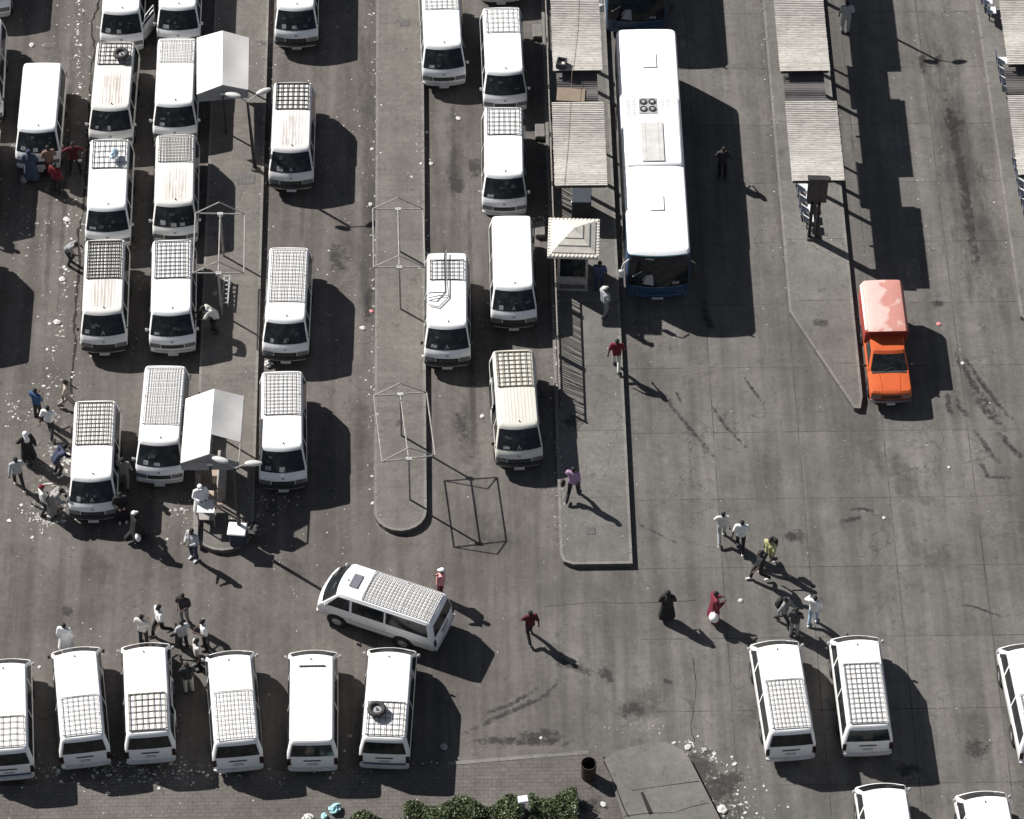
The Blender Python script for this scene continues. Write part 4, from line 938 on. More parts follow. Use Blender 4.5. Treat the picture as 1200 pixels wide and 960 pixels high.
mb = MB(); mb.box((0, -.02, .42), (1.22, 1.5, .84), bevel=.02)
for sx in (-1, 1):
    for sy in (-1, 1): mb.box((sx * .56, -.02 + sy * .70, 1.55), (.10, .10, 1.45))
mb.box((0, -.02, 2.2), (1.22, 1.5, .12)); mb.build('wall', M['boothw'], t)
mb = MB(); mb.box((0, -.02, 1.5), (1.04, 1.40, 1.30)); mb.build('window', M['glass'], t)
mb = MB(); mb.box((0, -.785, .30), (1.0, .03, .22)); mb.build('front_panel', M['seam'], t)

# ------------------------------------------------------------------ fence along the railed platform
fx = 1.83
def fence_seg(label, ya, yb, lean=0.0):
    t = thing('railing', label, 'railing', (fx, (ya + yb) / 2, KH), 0, 'iron railing panels along the platform edge'); L_ = yb - ya; rnd = random.Random(int(ya * 10))
    mb = MB(); mb.box((0, 0, 1.05), (.05, L_, .05)); mb.build('top_rail', M['railtop'], t)
    mb = MB(); mb.box((0, 0, .14), (.04, L_, .04)); mb.build('bottom_rail', M['ironrail'], t)
    mb = MB(); n = int(L_ / .115)
    for k in range(n):
        y = -L_ / 2 + L_ * (k + .5) / n; j = rnd.gauss(0, .05) if lean == 0 else lean + rnd.gauss(0, .12)
        mb.tube((0, y, .12), (rnd.gauss(0, .02), y + j, 1.05), .019, n=5)
    mb.build('bars', M['ironrail'], t)
    for s_ in (-1, 1):
        mb = MB(); mb.box((0, s_ * (L_ / 2 - .03), .56), (.07, .07, 1.12)); mb.build('post', M['ironrail'], t)
ys = [G(655, 478, KH).y + 2.72 * k for k in range(9)]
nm = ['lowest railing panel, its bent bars throwing a slanting shadow', 'second railing panel from the lower end', 'railing panel left of the pyramid kiosk', 'railing panel beside the slate blue cabinet', 'railing panel at the foot of the lower shelter', 'railing panel along the middle of the lower shelter', 'railing panel beside the low dark roof link', 'railing panel along the top shelter', 'railing panel at the top edge of the photo']
for k, y in enumerate(ys): fence_seg(nm[k] + (' by the minibus column' if k else ''), y, y + 2.66, lean=.16 if k == 0 else 0.0)
# bits of concrete blocks against the kerb between the vans
for k, (px, py) in enumerate(((630, 38), (633, 155), (633, 270))):
    p0 = G(px, py, .1); t = MB(); t.box((0, 0, .12), (.42, .75, .24), bevel=.03); o = t.build('concrete_block', M['kerb']); o.location = (p0.x, p0.y, 0)
    tag(o, 'pale concrete block against the platform kerb, ' + ['near the top edge beside the column of vans', 'between the second and third racked vans', 'just left of the pyramid kiosk'][k], 'concrete block', 'concrete blocks at the platform kerb')

# ------------------------------------------------------------------ gable frames and canopies
def frame_geo(pl, pr, fl, fr, ze, rise, z0=KH):
    """corner px of the eave rectangle -> world points"""
    return [G(*p, ze) for p in (pl, pr, fl, fr)]
def gable(name, label, cat, rl, rr_, fl, fr, ze, rise, cover=False, group=None, hole=False):
    P = [G(*p, ze) for p in (rl, rr_, fl, fr)]; cen = sum(P, Vector()) / 4; o = Vector((cen.x, cen.y, KH))
    P = [p - o for p in P]; RL, RR, FL, FR = P; t = thing(name, label, cat, o, 0, group)
    up = Vector((0, 0, rise)); RA = (RL + RR) / 2 + up; FA = (FL + FR) / 2 + up
    for nm_, a_, b_ in (('tie_beam', RL, RR), ('tie_beam', FL, FR), ('side_rail', RL, FL), ('side_rail', RR, FR), ('ridge_rail', RA, FA)):
        if nm_ == 'ridge_rail' and not cover: continue
        mb = MB(); mb.tube(a_, b_, .028, n=6); mb.build(nm_, M['frame'], t)
    for a_, b_, c_ in ((RL, RR, RA), (FL, FR, FA)):
        mb = MB(); mb.tube(a_, c_, .024, n=6); mb.tube(b_, c_, .024, n=6); mb.build('gable_brace', M['frame'], t)
        m_ = (a_ + b_) / 2; mb = MB(); mb.tube((m_.x, m_.y, 0), (m_.x, m_.y, m_.z), .045, .04, 8); po = mb.build('post', M['post'] if cover else M['frame'], t)
        mb = MB(); mb.box((m_.x, m_.y, m_.z - .04), (.22, .12, .12)); mb.build('bracket', M['lampgrey'], po)
    mb = MB(); a_, b_ = (RL + RR) / 2, (FL + FR) / 2; mb.tube((a_.x, a_.y, ze - KH), (b_.x, b_.y, ze - KH), .03, n=6); mb.build('centre_rail', M['frame'], t)
    if cover:
        mb = MB(); e = Vector((0, 0, .035)); N_ = 8
        def sag(a_, b_, c_, d_):
            return lambda u, v: tuple((a_.lerp(b_, u)).lerp(c_.lerp(d_, u), v) + e - Vector((0, 0, .06 * math.sin(math.pi * v) * math.sin(math.pi * u))))
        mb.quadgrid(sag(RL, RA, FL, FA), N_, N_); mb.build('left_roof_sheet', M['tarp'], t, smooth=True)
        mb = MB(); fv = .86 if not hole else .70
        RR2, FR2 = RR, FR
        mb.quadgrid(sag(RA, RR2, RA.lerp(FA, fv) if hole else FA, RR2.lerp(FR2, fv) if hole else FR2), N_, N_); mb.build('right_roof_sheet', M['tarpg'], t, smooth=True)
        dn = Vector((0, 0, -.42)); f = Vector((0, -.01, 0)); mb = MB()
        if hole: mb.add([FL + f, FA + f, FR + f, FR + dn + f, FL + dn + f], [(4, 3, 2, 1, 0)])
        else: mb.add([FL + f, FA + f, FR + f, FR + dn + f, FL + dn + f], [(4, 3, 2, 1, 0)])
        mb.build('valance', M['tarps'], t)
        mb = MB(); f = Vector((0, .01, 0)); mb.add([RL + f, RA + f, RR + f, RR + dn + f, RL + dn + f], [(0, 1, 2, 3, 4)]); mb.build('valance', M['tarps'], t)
    return t, P, o
gable('bare_canopy', 'empty white gable frame on two posts beside the second lane, below the upper street lamp', 'canopy frame', (229, 250), (287, 251), (226, 320), (286, 320), 2.75, .68, group='bare gable frames on the islands')
gable('bare_canopy', 'empty white gable frame, upper of two on the middle island', 'canopy frame', (437, 245), (496, 245), (438, 313), (498, 313), 2.75, .68, group='bare gable frames on the islands')
gable('bare_canopy', 'slightly twisted empty gable frame near the rounded end of the middle island', 'canopy frame', (438, 464), (500, 460), (448, 541), (510, 534), 2.75, .66, group='bare gable frames on the islands')
gable('gable_canopy', 'white covered gable canopy in the upper left, beside the upper street lamp', 'canopy', (231, 45), (292, 45), (231, 111), (291, 106), 2.6, .42, True, 'covered gable canopies')
t2, P2, o2 = gable('gable_canopy', 'white and ribbed grey gable canopy over the vendor stall at the lower left', 'canopy', (218, 468), (286, 465), (212, 543), (280, 542), 2.6, .52, True, 'covered gable canopies', hole=True)

# ------------------------------------------------------------------ street lamps
def lamp(label, fp, top, heads, z0=KH):
    p0 = G(*fp, z0); t = thing('street_lamp', label, 'street lamp', (p0.x, p0.y, z0), 0, 'two headed street lamps')
    best = min([z0 + .05 * k for k in range(40, 140)], key=lambda z: abs(G(*top, z).y - p0.y))
    tp = G(*top, best) - Vector((p0.x, p0.y, z0))
    mb = MB(); mb.tube((0, 0, 0), (tp.x, tp.y, tp.z), .085, .05, 10); mb.build('pole', M['post'], t)
    mb = MB(); mb.tube((0, 0, 0), (0, 0, .1), .2, .16, 10); mb.build('base', M['kerbside'], t)
    for hp in heads:
        h_ = G(*hp, best + .28) - Vector((p0.x, p0.y, z0)); d = (h_ - tp); d.z = 0; d.normalize()
        mb = MB(); mb.path([tuple(tp), tuple(tp.lerp(h_, .45) + Vector((0, 0, .06))), tuple(h_ - d * .25)], .025); ar = mb.build('arm', M['frame'], t)
        mb = MB(); a_ = math.atan2(d.y, d.x); n = 12
        def hd(u, v): 
            s_ = -.32 + .64 * u; rr = .13 * math.sqrt(max(0, 1 - (s_ / .335) ** 2)) * (1 - .25 * s_); q = 6.2832 * v
            return tuple(h_ + d * s_ + Vector((-d.y, d.x, 0)) * rr * math.cos(q) + Vector((0, 0, rr * .7 * math.sin(q))))
        mb.quadgrid(hd, 10, 12); mb.build('lamp_head', M['lampgrey'], ar, smooth=True)
lamp('two headed grey street lamp in the upper left beside the upper canopy', (299, 198), (290, 120), [(273, 111.5), (309, 107)])
lamp('two headed grey street lamp in front of the lower canopy and vendor cart', (281, 630), (275, 549), [(258, 539), (297, 543)])

lamp('street lamp beyond the top edge whose thin shadow crosses the lane at the upper right', (958, -6), (964, -104), [(948, -112), (982, -112)])
# ------------------------------------------------------------------ vendor stall things
p0 = G(243, 618, KH); t = thing('vendor_cart', 'white topped vendor cart under the lower canopy', 'cart', (p0.x, p0.y + .35, KH), R_(-2))
mb = MB(); mb.box((0, .15, .93), (.66, 1.05, .05)); mb.build('table_top', M['white'], t)
mb = MB(); mb.box((0, .15, .45), (.62, 1.0, .05)); mb.build('shelf', M['frame'], t)
for sx in (-.3, .3):
    for sy in (-.34, .64): mb = MB(); mb.box((sx, sy, .45), (.05, .05, .9)); mb.build('leg', M['frame'], t)
mb = MB(); mb.tube((.38, -.45, .9), (.38, 1.1, 1.0), .02, n=5); mb.build('handle', M['frame'], t)
for (px, py, z, s, lb) in ((257, 588, 1.17, (.32, .30, .22), 'lower cardboard box on the vendor cart'), (250, 578, 1.17, (.40, .26, .18), 'upper cardboard box on the vendor cart'),):
    p0 = G(px, py, z + .2); t = thing('cardboard_box', lb + ' under the lower canopy', 'cardboard box', (p0.x - .05, p0.y, z), R_(random.uniform(-5, 5)), 'boxes on the vendor cart')
    mb = MB(); mb.box((0, 0, s[2] / 2), s); mb.build('carton', M['card'], t)
    mb = MB(); mb.box((0, 0, s[2] + .002), (.02, s[1], .003)); mb.build('tape', mat('tape', (.55, .45, .33), .4), t)
p0 = G(279, 640, KH); t = thing('storage_tub', 'dark blue tub with a white lid at the rounded end of the left island', 'tub', (p0.x, p0.y + .2, KH), R_(-6))
mb = MB(); mb.box((0, 0, .38), (.58, .5, .76), bevel=.04); mb.build('tub', M['tubblue'], t)
mb = MB(); mb.box((0, 0, .80), (.70, .62, .07), bevel=.03); mb.build('lid', M['white'], t)
blob('sack', 'dark crumpled sack beside the white lidded tub', 'sack', 300, 626, KH, .36, mat('sack_dark', (.05, .05, .05), .8, var=.6, scale=12), sy=.9, sz=.8, seed=4)
p0 = G(252, 545, KH); t = thing('stall_counter', 'pale counter with brown goods behind the cart under the lower canopy', 'counter', (p0.x + .1, p0.y - .9, KH))
mb = MB(); mb.box((.22, 0, .5), (.30, 1.7, 1.0), bevel=.02); mb.build('side_panel', M['frame'], t); mb = MB(); mb.box((-.05, .1, .72), (.28, 1.0, .5), bevel=.02); mb.build('goods', M['card'], t)
p0 = G(236, 600, .1); mb = MB(); mb.box((0, 0, .10), (.18, 3.2, .20), bevel=.02); o = mb.build('timber_beam', M['kerb']); o.location = (p0.x - .15, p0.y, KH); tag(o, 'pale beam along the left edge of the island beside the cart', 'beam')
p0 = G(265, 345, KH); t = thing('pallet_rack', 'narrow pale perforated rack lying in the shade below the empty frame', 'rack', (p0.x, p0.y, KH), R_(-2))
mb = MB()
for sx in (-.10, .12): mb.box((sx, 0, .3), (.05, 1.5, .05))
for k in range(7): mb.box((0, -.7 + k * .23, .3), (.24, .05, .05))
for sx in (-.1, .12):
    for sy in (-.65, .65): mb.box((sx, sy, .14), (.05, .05, .28))
mb.build('rack_frame', M['acgrey'], t)
blob('bag', 'small white bag in the shade beside the rack under the empty frame', 'bag', 252, 345, KH, .13, M['litterd'], seed=3)
blob('coil', 'white wire coil on the kerb between two vans of the second lane', 'coil', 314, 428, .0, .18, M['litter'], seed=8)

# bin
p0 = G(689.5, 910, .1); t = thing('rubbish_bin', 'black open topped drum bin on the brick pavement at the bottom', 'bin', (p0.x, p0.y, .1))
mb = MB(); n = 20; H_ = .86; prof = [(.0, .04), (.26, .0), (.27, .3), (.275, .31), (.27, .33), (.28, .6), (.288, .61), (.28, .63), (.285, H_), (.265, H_), (.25, .25), (0, .22)]
k = len(prof); mb.add([(r * math.cos(6.2832 * i / n), r * math.sin(6.2832 * i / n), z) for i in range(n) for r, z in prof], [(i * k + j, ((i + 1) % n) * k + j, ((i + 1) % n) * k + j + 1, i * k + j + 1) for i in range(n) for j in range(k - 1)])
mb.build('drum', M['drum'], t, angle=40)
mb = MB(); mb.sphere((0, 0, .30), (.24, .24, .10), 12, 6); mb.build('rubbish', M['arch'], t)

# hedge and shrub
def hedge(name, label, cat, pts, zt, depth, n, seed, dens=1.0):
    rnd = random.Random(seed); t = thing(name, label, cat, (0, 0, 0)); mb = MB(); P = [Vector((*q[:2], 0)) for q in pts]
    ln = [(b_ - a_).length for a_, b_ in zip(P[:-1], P[1:])]; T = sum(ln)
    o = sum(P, Vector()) / len(P); t.location = (o.x, o.y, .1)
    for _ in range(n):
        s_ = rnd.uniform(0, T); i = 0
        while s_ > ln[i] and i < len(ln) - 1: s_ -= ln[i]; i += 1
        c_ = P[i].lerp(P[i + 1], min(1, s_ / ln[i])) - o
        lump = .82 + .18 * math.sin(c_.x * 2.3 + seed) + .12 * math.sin(c_.x * 5.1 + 1) + rnd.gauss(0, .05)
        dy = rnd.uniform(-1, 1); hh = zt * lump * (1 - .35 * abs(dy) ** 3); zq = hh * (1 - rnd.random() ** 2.2 * .9)
        q = c_ + Vector((rnd.gauss(0, .03), dy * depth / 2 * (.85 + .3 * math.sin(c_.x * 3.7 + seed)), max(.05, zq)))
        s2 = rnd.uniform(.035, .07); a_ = Vector((rnd.gauss(0, 1), rnd.gauss(0, 1), rnd.gauss(0, .6))).normalized(); b2 = a_.cross(Vector((rnd.gauss(0, 1), rnd.gauss(0, 1), rnd.gauss(0, 1)))).normalized()
        mb.add([q - a_ * s2, q - b2 * s2 * .45, q + a_ * s2, q + b2 * s2 * .45], [(0, 1, 2, 3)], 0 if rnd.random() < .6 else (1 if rnd.random() < .6 else 2))
    mb.build('foliage', [M['leaf'], mat('hedge_leaf_light', (.085, .105, .045), .5, var=.4), mat('hedge_leaf_dark', (.03, .05, .015), .6, var=.4)], t)
    mb = MB()
    for k_ in range(int(T / .35) + 1):
        s_ = min(T * .999, k_ * .35); i = 0
        while s_ > ln[i] and i < len(ln) - 1: s_ -= ln[i]; i += 1
        c_ = P[i].lerp(P[i + 1], s_ / ln[i]) - o
        for q in range(5): mb.tube((c_.x, c_.y, 0), (c_.x + rnd.gauss(0, .18), c_.y + rnd.gauss(0, .22), zt * rnd.uniform(.5, .85)), .012, .005, 4)
    mb.build('stems', M['twig'], t)
def hp(*xy): return [G(x, y, .5) for x, y in xy]
hedge('hedge', 'long clipped green hedge along the bottom edge left of the white post', 'hedge', hp((475, 962), (530, 958), (600, 956), (612, 955)), .85, 1.5, 26000, 3)
hedge('hedge', 'green hedge along the bottom edge between the white post and the bin', 'hedge', hp((622, 953), (640, 950), (676, 950)), .95, 1.6, 14000, 5)
hedge('shrub', 'low green shrub at the bottom edge left of the hedge, rubbish beside it', 'shrub', hp((402, 972), (420, 964), (450, 964)), .55, .9, 8000, 8)
p0 = G(613, 937, 1.15); t = thing('white_post', 'white post with a square cap standing in the hedge at the bottom edge', 'post', (p0.x, p0.y, .1))
mb = MB(); mb.box((.03, 0, .5), (.10, .06, 1.0)); mb.box((-.07, 0, .5), (.03, .05, 1.0)); mb.build('upright', M['lampgrey'], t); mb = MB(); mb.box((0, 0, 1.05), (.36, .28, .12), bevel=.02, rz=R_(8)); mb.build('cap', M['white'], t)
blob('plastic_bag', 'pale aqua plastic bag left of the shrub at the bottom edge', 'plastic bag', 392, 950, .1, .26, M['aqua'], seed=2)
blob('plastic_bag', 'white plastic bag at the very bottom edge left of the aqua one', 'plastic bag', 362, 962, .1, .25, M['litter'], seed=5)
blob('plastic_bag', 'small aqua plastic scrap beside the shrub nearest the bottom edge', 'plastic bag', 380, 958, .1, .15, M['aqua'], seed=6)

# larger single pieces of rubbish
SCR = [(37, 53, .2, 'white plastic bag on the left road above the bare roofed van'), (18, 199, .0, 'x'),
 (550, 0, 0, 'x')]
BIG = [(37, 53, .13, M['litter'], 'white plastic bag on the left road above the bare roofed van'), (1128, 426, .09, M['litter'], 'white square scrap on the tyre marks right of the orange pickup'),
 (1100, 380, .10, M['pink'], 'pink plastic scrap right of the orange pickup canopy'), (435, 365, .09, M['pink'], 'reddish scrap on the road left of the middle island'),
 (537, 139, .11, M['litter'], 'white bag on the road left of the third railed column van'), (73, 328, .15, M['litter'], 'pile of white scraps on the left road beside the ground crack'), (67, 378, .15, M['litter'], 'white scrap pile on the left road lower down the crack'),
 (78, 258, .16, M['litter'], 'white scraps on the left road under the couple of people'), (437, 590, .09, M['litter'], 'white crumpled paper beside the rounded end of the middle island'),
 (434, 240, .11, M['litter'], 'white litter against the kerb of the middle island below the frame'), (425, 385, .12, M['litter'], 'white torn paper left of the middle island'),
 (565, 488, .10, M['litter'], 'white scrap left of the cream minibus'), (58, 606, .15, M['litter'], 'white heap of paper at the feet of the man in a red cap'),
 (213, 597, .08, M['litter'], 'white cup left of the vendor cart'), (846, 949, .2, M['litter'], 'large white bag at the bottom right of the old slab'), (806, 876, .14, M['litter'], 'white crumpled bag at the corner of the old slab'),
 (707, 943, .12, M['litter'], 'white scrap in the soil patch beside the hedge'), (634, 865, .07, M['litter'], 'white scrap in the oily patch above the kerb'), (868, 704, .10, M['litter'], 'white flat paper right of the woman in red'),
 (520, 876, .16, M['litterd'], 'grey flattened carton in the shade right of the bottom row'), (410, 863, .10, M['litterd'], 'grey flat carton between the last two bottom row vans'), (1112, 548, .07, M['litter'], 'white paper strip in the yard right of centre'),
 (1036, 607, .08, M['litter'], 'white paper on the concrete above the right pair of vans'), (436, 175, .09, M['litter'], 'white scrap in the shade edge beside the middle island'), (505, 192, .10, M['litter'], 'white scraps on the kerb shade right of the middle island'), (46, 782, .07, M['litter'], 'small white scrap between the first two vans of the bottom row'), (126, 930, .10, M['litter'], 'white scrap on the brick pavement below the bottom row'),
 (68, 905, .10, M['litterd'], 'grey round scrap behind the second van of the bottom row')]
for k, (px, py, r, m_, lb) in enumerate(BIG):
    if len(lb) < 3: continue
    zb = .1 if py > 915 and px < 720 else 0
    blob('litter_piece', lb, 'litter', px, py, zb, r, m_, 'single pieces of rubbish', sz=.22, seed=k)
# countless small litter
rl = random.Random(11); mb = MB()
def flake(x, y, z, s):
    a_ = rl.uniform(0, 6.28); c_, s_ = math.cos(a_), math.sin(a_); asp = rl.uniform(.3, 1); h = s * rl.uniform(.1, .5)
    q = [(-s, -s * asp, 0), (s, -s * asp * rl.uniform(.5, 1), h * rl.random()), (s * rl.uniform(.6, 1), s * asp, 0), (-s * rl.uniform(.4, 1), s * asp, h * rl.random())]
    mb.add([(x + u * c_ - v * s_, y + u * s_ + v * c_, z + .008 + w_) for u, v, w_ in q], [(0, 1, 2, 3)], 0 if rl.random() < .7 else 1)
def zat(x, y):
    if -12.2 < x < -10 and y > yA + .5: return KH
    if -5.3 < x < -3.4 and y > yB + .5: return KH
    if 1.75 < x < 4.35 and y > yC: return KH
    if 11.2 < x < 13.7 and y > 1.5 + (x - 11.15) * 0: return KH if (y > 5 or (y - b.y) / (a.y - b.y + 1e-6) > 0) and y > b.y else 0
    if y < kF[3].y and x < 2.6: return .105
    return .0
ay = G(925, 365, KH).y
def scatter(n, fx_, smin=.006, smax=.022):
    for _ in range(n):
        x, y = fx_(); s = smin + (smax - smin) * rl.random() ** 3
        z = zat(x, y)
        if 11.15 < x < 13.72: z = KH if y > ay - (x - 11.15) * 1.8 else .01
        flake(x, y, z, s)
def line(px0, py0, px1, py1, sd):
    a_, b_ = G(px0, py0), G(px1, py1)
    def f():
        t_ = rl.random(); return (a_.x + (b_.x - a_.x) * t_ + rl.gauss(0, sd), a_.y + (b_.y - a_.y) * t_ + rl.gauss(0, .3))
    return f
def spot(px, py, sx, sy):
    a_ = G(px, py); return lambda: (a_.x + rl.gauss(0, sx), a_.y + rl.gauss(0, sy))
scatter(1900, lambda: (rl.uniform(-22, 24), rl.uniform(-20, 24)), .009, .028)
scatter(700, lambda: (rl.uniform(-22, -5), rl.uniform(-20, 24)), .009, .032)
scatter(110, line(93, 0, 92, 110, .10), .012, .07); scatter(60, line(94, 0, 85, 230, .3), .01, .05); scatter(130, line(84, 230, 62, 450, .14), .012, .075); scatter(120, line(108, 60, 88, 470, .16), .01, .05)
scatter(150, line(70, 430, 60, 600, .45), .01, .07); scatter(160, line(60, 0, 40, 420, .7), .01, .045); scatter(120, line(165, 40, 160, 440, .5), .01, .04); scatter(120, line(395, 0, 400, 420, .6), .01, .04); scatter(170, spot(55, 605, .5, .5), .01, .09); scatter(120, spot(75, 540, .5, .6), .01, .09); scatter(60, spot(12, 480, .4, .5), .01, .07)
scatter(420, line(40, 903, 250, 909, .8), .01, .065); scatter(90, line(260, 905, 520, 895, .8), .01, .06)
scatter(130, line(437, 0, 437, 420, .16), .01, .07); scatter(60, line(437, 420, 437, 600, .16), .01, .06); scatter(120, line(500, 150, 503, 420, .22), .01, .07)
scatter(260, line(648, 220, 655, 560, .14), .01, .06); scatter(120, spot(633, 265, .3, .5), .01, .07); scatter(80, line(652, 560, 658, 640, .2), .008, .04)
scatter(240, spot(838, 925, .8, .8), .01, .07); scatter(90, spot(815, 885, .5, .35), .01, .10); scatter(80, spot(870, 950, 1.2, .4), .01, .06)
scatter(90, line(723, 380, 745, 640, .3), .006, .03); scatter(80, line(890, 0, 922, 360, .12), .008, .04); scatter(60, line(1130, 0, 1190, 370, .15), .008, .04); scatter(80, line(1060, 100, 1090, 330, .5), .006, .03)
scatter(60, spot(750, 855, .6, .25), .006, .03); scatter(140, line(318, 60, 308, 280, .2), .008, .05); scatter(70, spot(215, 600, .4, .4), .008, .06); scatter(100, spot(310, 590, .5, .5), .008, .06); scatter(120, spot(45, 260, .8, .8), .01, .06)
scatter(60, line(240, 900, 300, 905, .5), .01, .08)
lo = mb.build('litter', [M['litter'], M['litterd']]); lo['kind'] = 'stuff'; lo['label'] = 'small white scraps of litter strewn over the whole yard'; lo['category'] = 'litter'

# ------------------------------------------------------------------ people
def remesh(mb, name, voxel, mats):
    me = mb.mesh(name, mats); o = bpy.data.objects.new('tmp', me); COL.objects.link(o)
    md = o.modifiers.new('r', 'REMESH'); md.mode = 'VOXEL'; md.voxel_size = voxel; md.use_smooth_shade = True
    sm = o.modifiers.new('s', 'SMOOTH'); sm.factor = .5; sm.iterations = 3
    dg = bpy.context.evaluated_depsgraph_get(); out = bpy.data.meshes.new_from_object(o.evaluated_get(dg)); bpy.data.objects.remove(o)
    out.materials.clear(); out.materials.append(mats); return out
BASE = dict(hd=(0, -.01, 1.58), nk=(0, .01, 1.44), ch=(0, 0, 1.27), pv=(0, 0, .96), sl=(-.19, .01, 1.40), sr=(.19, .01, 1.40), el=(-.26, .03, 1.12), er=(.26, .03, 1.12), wl=(-.28, -.04, .88), wr=(.28, -.04, .88), hl=(-.09, 0, .92), hr=(.09, 0, .92), kl=(-.11, -.03, .50), kr=(.11, -.03, .50), al=(-.12, .02, .10), ar=(.12, .02, .10))
POSES = dict(
 stand={},
 walk=dict(kl=(-.10, -.20, .53), al=(-.10, -.27, .12), kr=(.10, .03, .52), ar=(.10, .36, .17), el=(-.27, .12, 1.14), wl=(-.29, .12, .90), er=(.27, -.10, 1.14), wr=(.27, -.27, .96)),
 walk2=dict(kr=(.10, -.18, .53), ar=(.10, -.22, .11), kl=(-.10, .02, .52), al=(-.10, .30, .15), er=(.28, .10, 1.13), wr=(.31, .10, .90), el=(-.28, -.06, 1.13), wl=(-.29, -.20, .94)),
 hold=dict(el=(-.27, -.02, 1.13), wl=(-.12, -.28, 1.12), er=(.27, -.02, 1.13), wr=(.12, -.28, 1.14), hd=(0, -.04, 1.57)),
 hips=dict(el=(-.45, .06, 1.18), wl=(-.24, -.10, 1.00), er=(.45, .06, 1.18), wr=(.24, -.10, 1.00), al=(-.20, .02, .10), ar=(.20, .02, .10), kl=(-.17, -.02, .5), kr=(.17, -.02, .5)),
 phone=dict(er=(.36, -.10, 1.22), wr=(.20, -.12, 1.50), el=(-.28, .0, 1.13), wl=(-.22, -.22, 1.02), kl=(-.10, -.12, .53), al=(-.10, -.14, .11), ar=(.10, .16, .11)),
 lean=dict(pv=(0, .14, .92), ch=(0, -.05, 1.18), nk=(0, -.22, 1.30), hd=(0, -.34, 1.40), sl=(-.19, -.16, 1.30), sr=(.19, -.16, 1.30), el=(-.27, -.32, 1.08), wl=(-.2, -.52, 1.05), er=(.27, -.32, 1.08), wr=(.2, -.52, 1.08), hl=(-.09, .14, .90), hr=(.09, .14, .90), al=(-.12, .10, .10), ar=(.12, .14, .10)),
 crouch=dict(pv=(0, .22, .62), ch=(0, .02, .92), nk=(0, -.10, 1.06), hd=(0, -.18, 1.19), sl=(-.19, -.06, 1.02), sr=(.19, -.06, 1.02), el=(-.28, -.22, .80), wl=(-.2, -.38, .62), er=(.28, -.22, .80), wr=(.2, -.38, .62), hl=(-.1, .2, .60), hr=(.1, .2, .60), kl=(-.16, -.20, .58), kr=(.16, -.20, .58), al=(-.15, .06, .10), ar=(.15, .06, .10)),
 reach=dict(er=(.30, -.25, 1.30), wr=(.22, -.48, 1.32), el=(-.28, .04, 1.13), wl=(-.30, -.08, .9), kr=(.1, -.14, .53), ar=(.1, -.12, .11), al=(-.1, .14, .11)))
def J(p): d = dict(BASE); d.update(POSES[p]); return {k: Vector(v) for k, v in d.items()}
def limb(mb, *a):
    for (p, r), (q, s_) in zip(a[:-1], a[1:]): mb.capsule(p, r, q, s_)
def torso(mb, j, e=0.0, long=False):
    for s_, h_, x in ((j['sl'], j['hl'], -.06), (j['sr'], j['hr'], .06)):
        o = Vector((x, 0, 0)); limb(mb, (s_.lerp(j['ch'] + o, .35), .085 + e), (j['ch'] + o * 1.3, .105 + e), (j['pv'] + o * 1.1 + Vector((0, 0, .04)), .095 + e))
    limb(mb, (j['sl'], .062 + e), (j['nk'] + Vector((0, 0, -.05)), .07 + e), (j['sr'], .062 + e))
def hand(mb, w_, e_):
    d = (w_ - e_).normalized(); sd = Vector((1, 0, 0)) if abs(d.x) < .7 else Vector((0, 1, 0)); nrm = d.cross(sd).normalized(); sd = nrm.cross(d).normalized()
    limb(mb, (w_, .024), (w_ + d * .045, .030)); c_ = w_ + d * .075
    for i, ln in enumerate((.060, .072, .066, .052)):
        b0 = c_ + sd * (.026 - .018 * i); b1 = b0 + d * ln * .5 + nrm * .006; b2 = b1 + (d * .8 + nrm * .6).normalized() * ln * .5
        mb.tube(b0 - d * .02, b1, .0095, .009, 6); mb.tube(b1, b2, .009, .007, 6)
    th = w_ + d * .03 + sd * .026; mb.tube(th, th + (d + sd * .8).normalized() * .035, .011, .010, 6); mb.tube(th + (d + sd * .8).normalized() * .035, th + (d + sd * .8).normalized() * .035 + (d + nrm * .3).normalized() * .028, .010, .008, 6)
def body_mesh(pose):
    def mk():
        j = J(pose); mb = MB(); torso(mb, j, -.012)
        limb(mb, (j['nk'] - Vector((0, 0, .04)), .055), (j['nk'].lerp(j['hd'], .5), .052)); h_ = j['hd']
        mb.sphere(h_ + Vector((0, .015, .02)), (.078, .096, .105), 14, 10); mb.sphere(h_ + Vector((0, -.02, -.05)), (.056, .07, .07), 12, 8)
        for x in (-1, 1): mb.sphere(h_ + Vector((.078 * x, .01, -.005)), (.014, .022, .032), 8, 6)
        mb.sphere(h_ + Vector((0, -.098, -.015)), (.014, .02, .028), 8, 6)
        limb(mb, (j['sl'], .055), (j['el'], .042), (j['wl'], .028)); limb(mb, (j['sr'], .055), (j['er'], .042), (j['wr'], .028))
        for h2, k, a2 in (('hl', 'kl', 'al'), ('hr', 'kr', 'ar')):
            limb(mb, (j[h2], .085), (j[k], .055), (j[a2], .038)); limb(mb, (j[a2] - Vector((0, -.02, .05)), .035), (j[a2] + Vector((0, -.14, -.065)), .028))
        me = remesh(mb, 'body', .018, sk0)
        hb = MB(); hb.v = [tuple(v.co) for v in me.vertices]; hb.f = [tuple(p.vertices) for p in me.polygons]; hb.mi = [0] * len(hb.f)
        hand(hb, j['wl'], j['el']); hand(hb, j['wr'], j['er'])
        for x in (-1, 1): hb.sphere(h_ + Vector((.032 * x, -.076, .012)), .011, 8, 6, 1)
        hb.sphere(h_ + Vector((0, -.088, -.062)), (.022, .006, .006), 8, 5, 1)
        return hb.mesh('body', [sk0, eye0], smooth=True)
    return cached(('body', pose), mk)
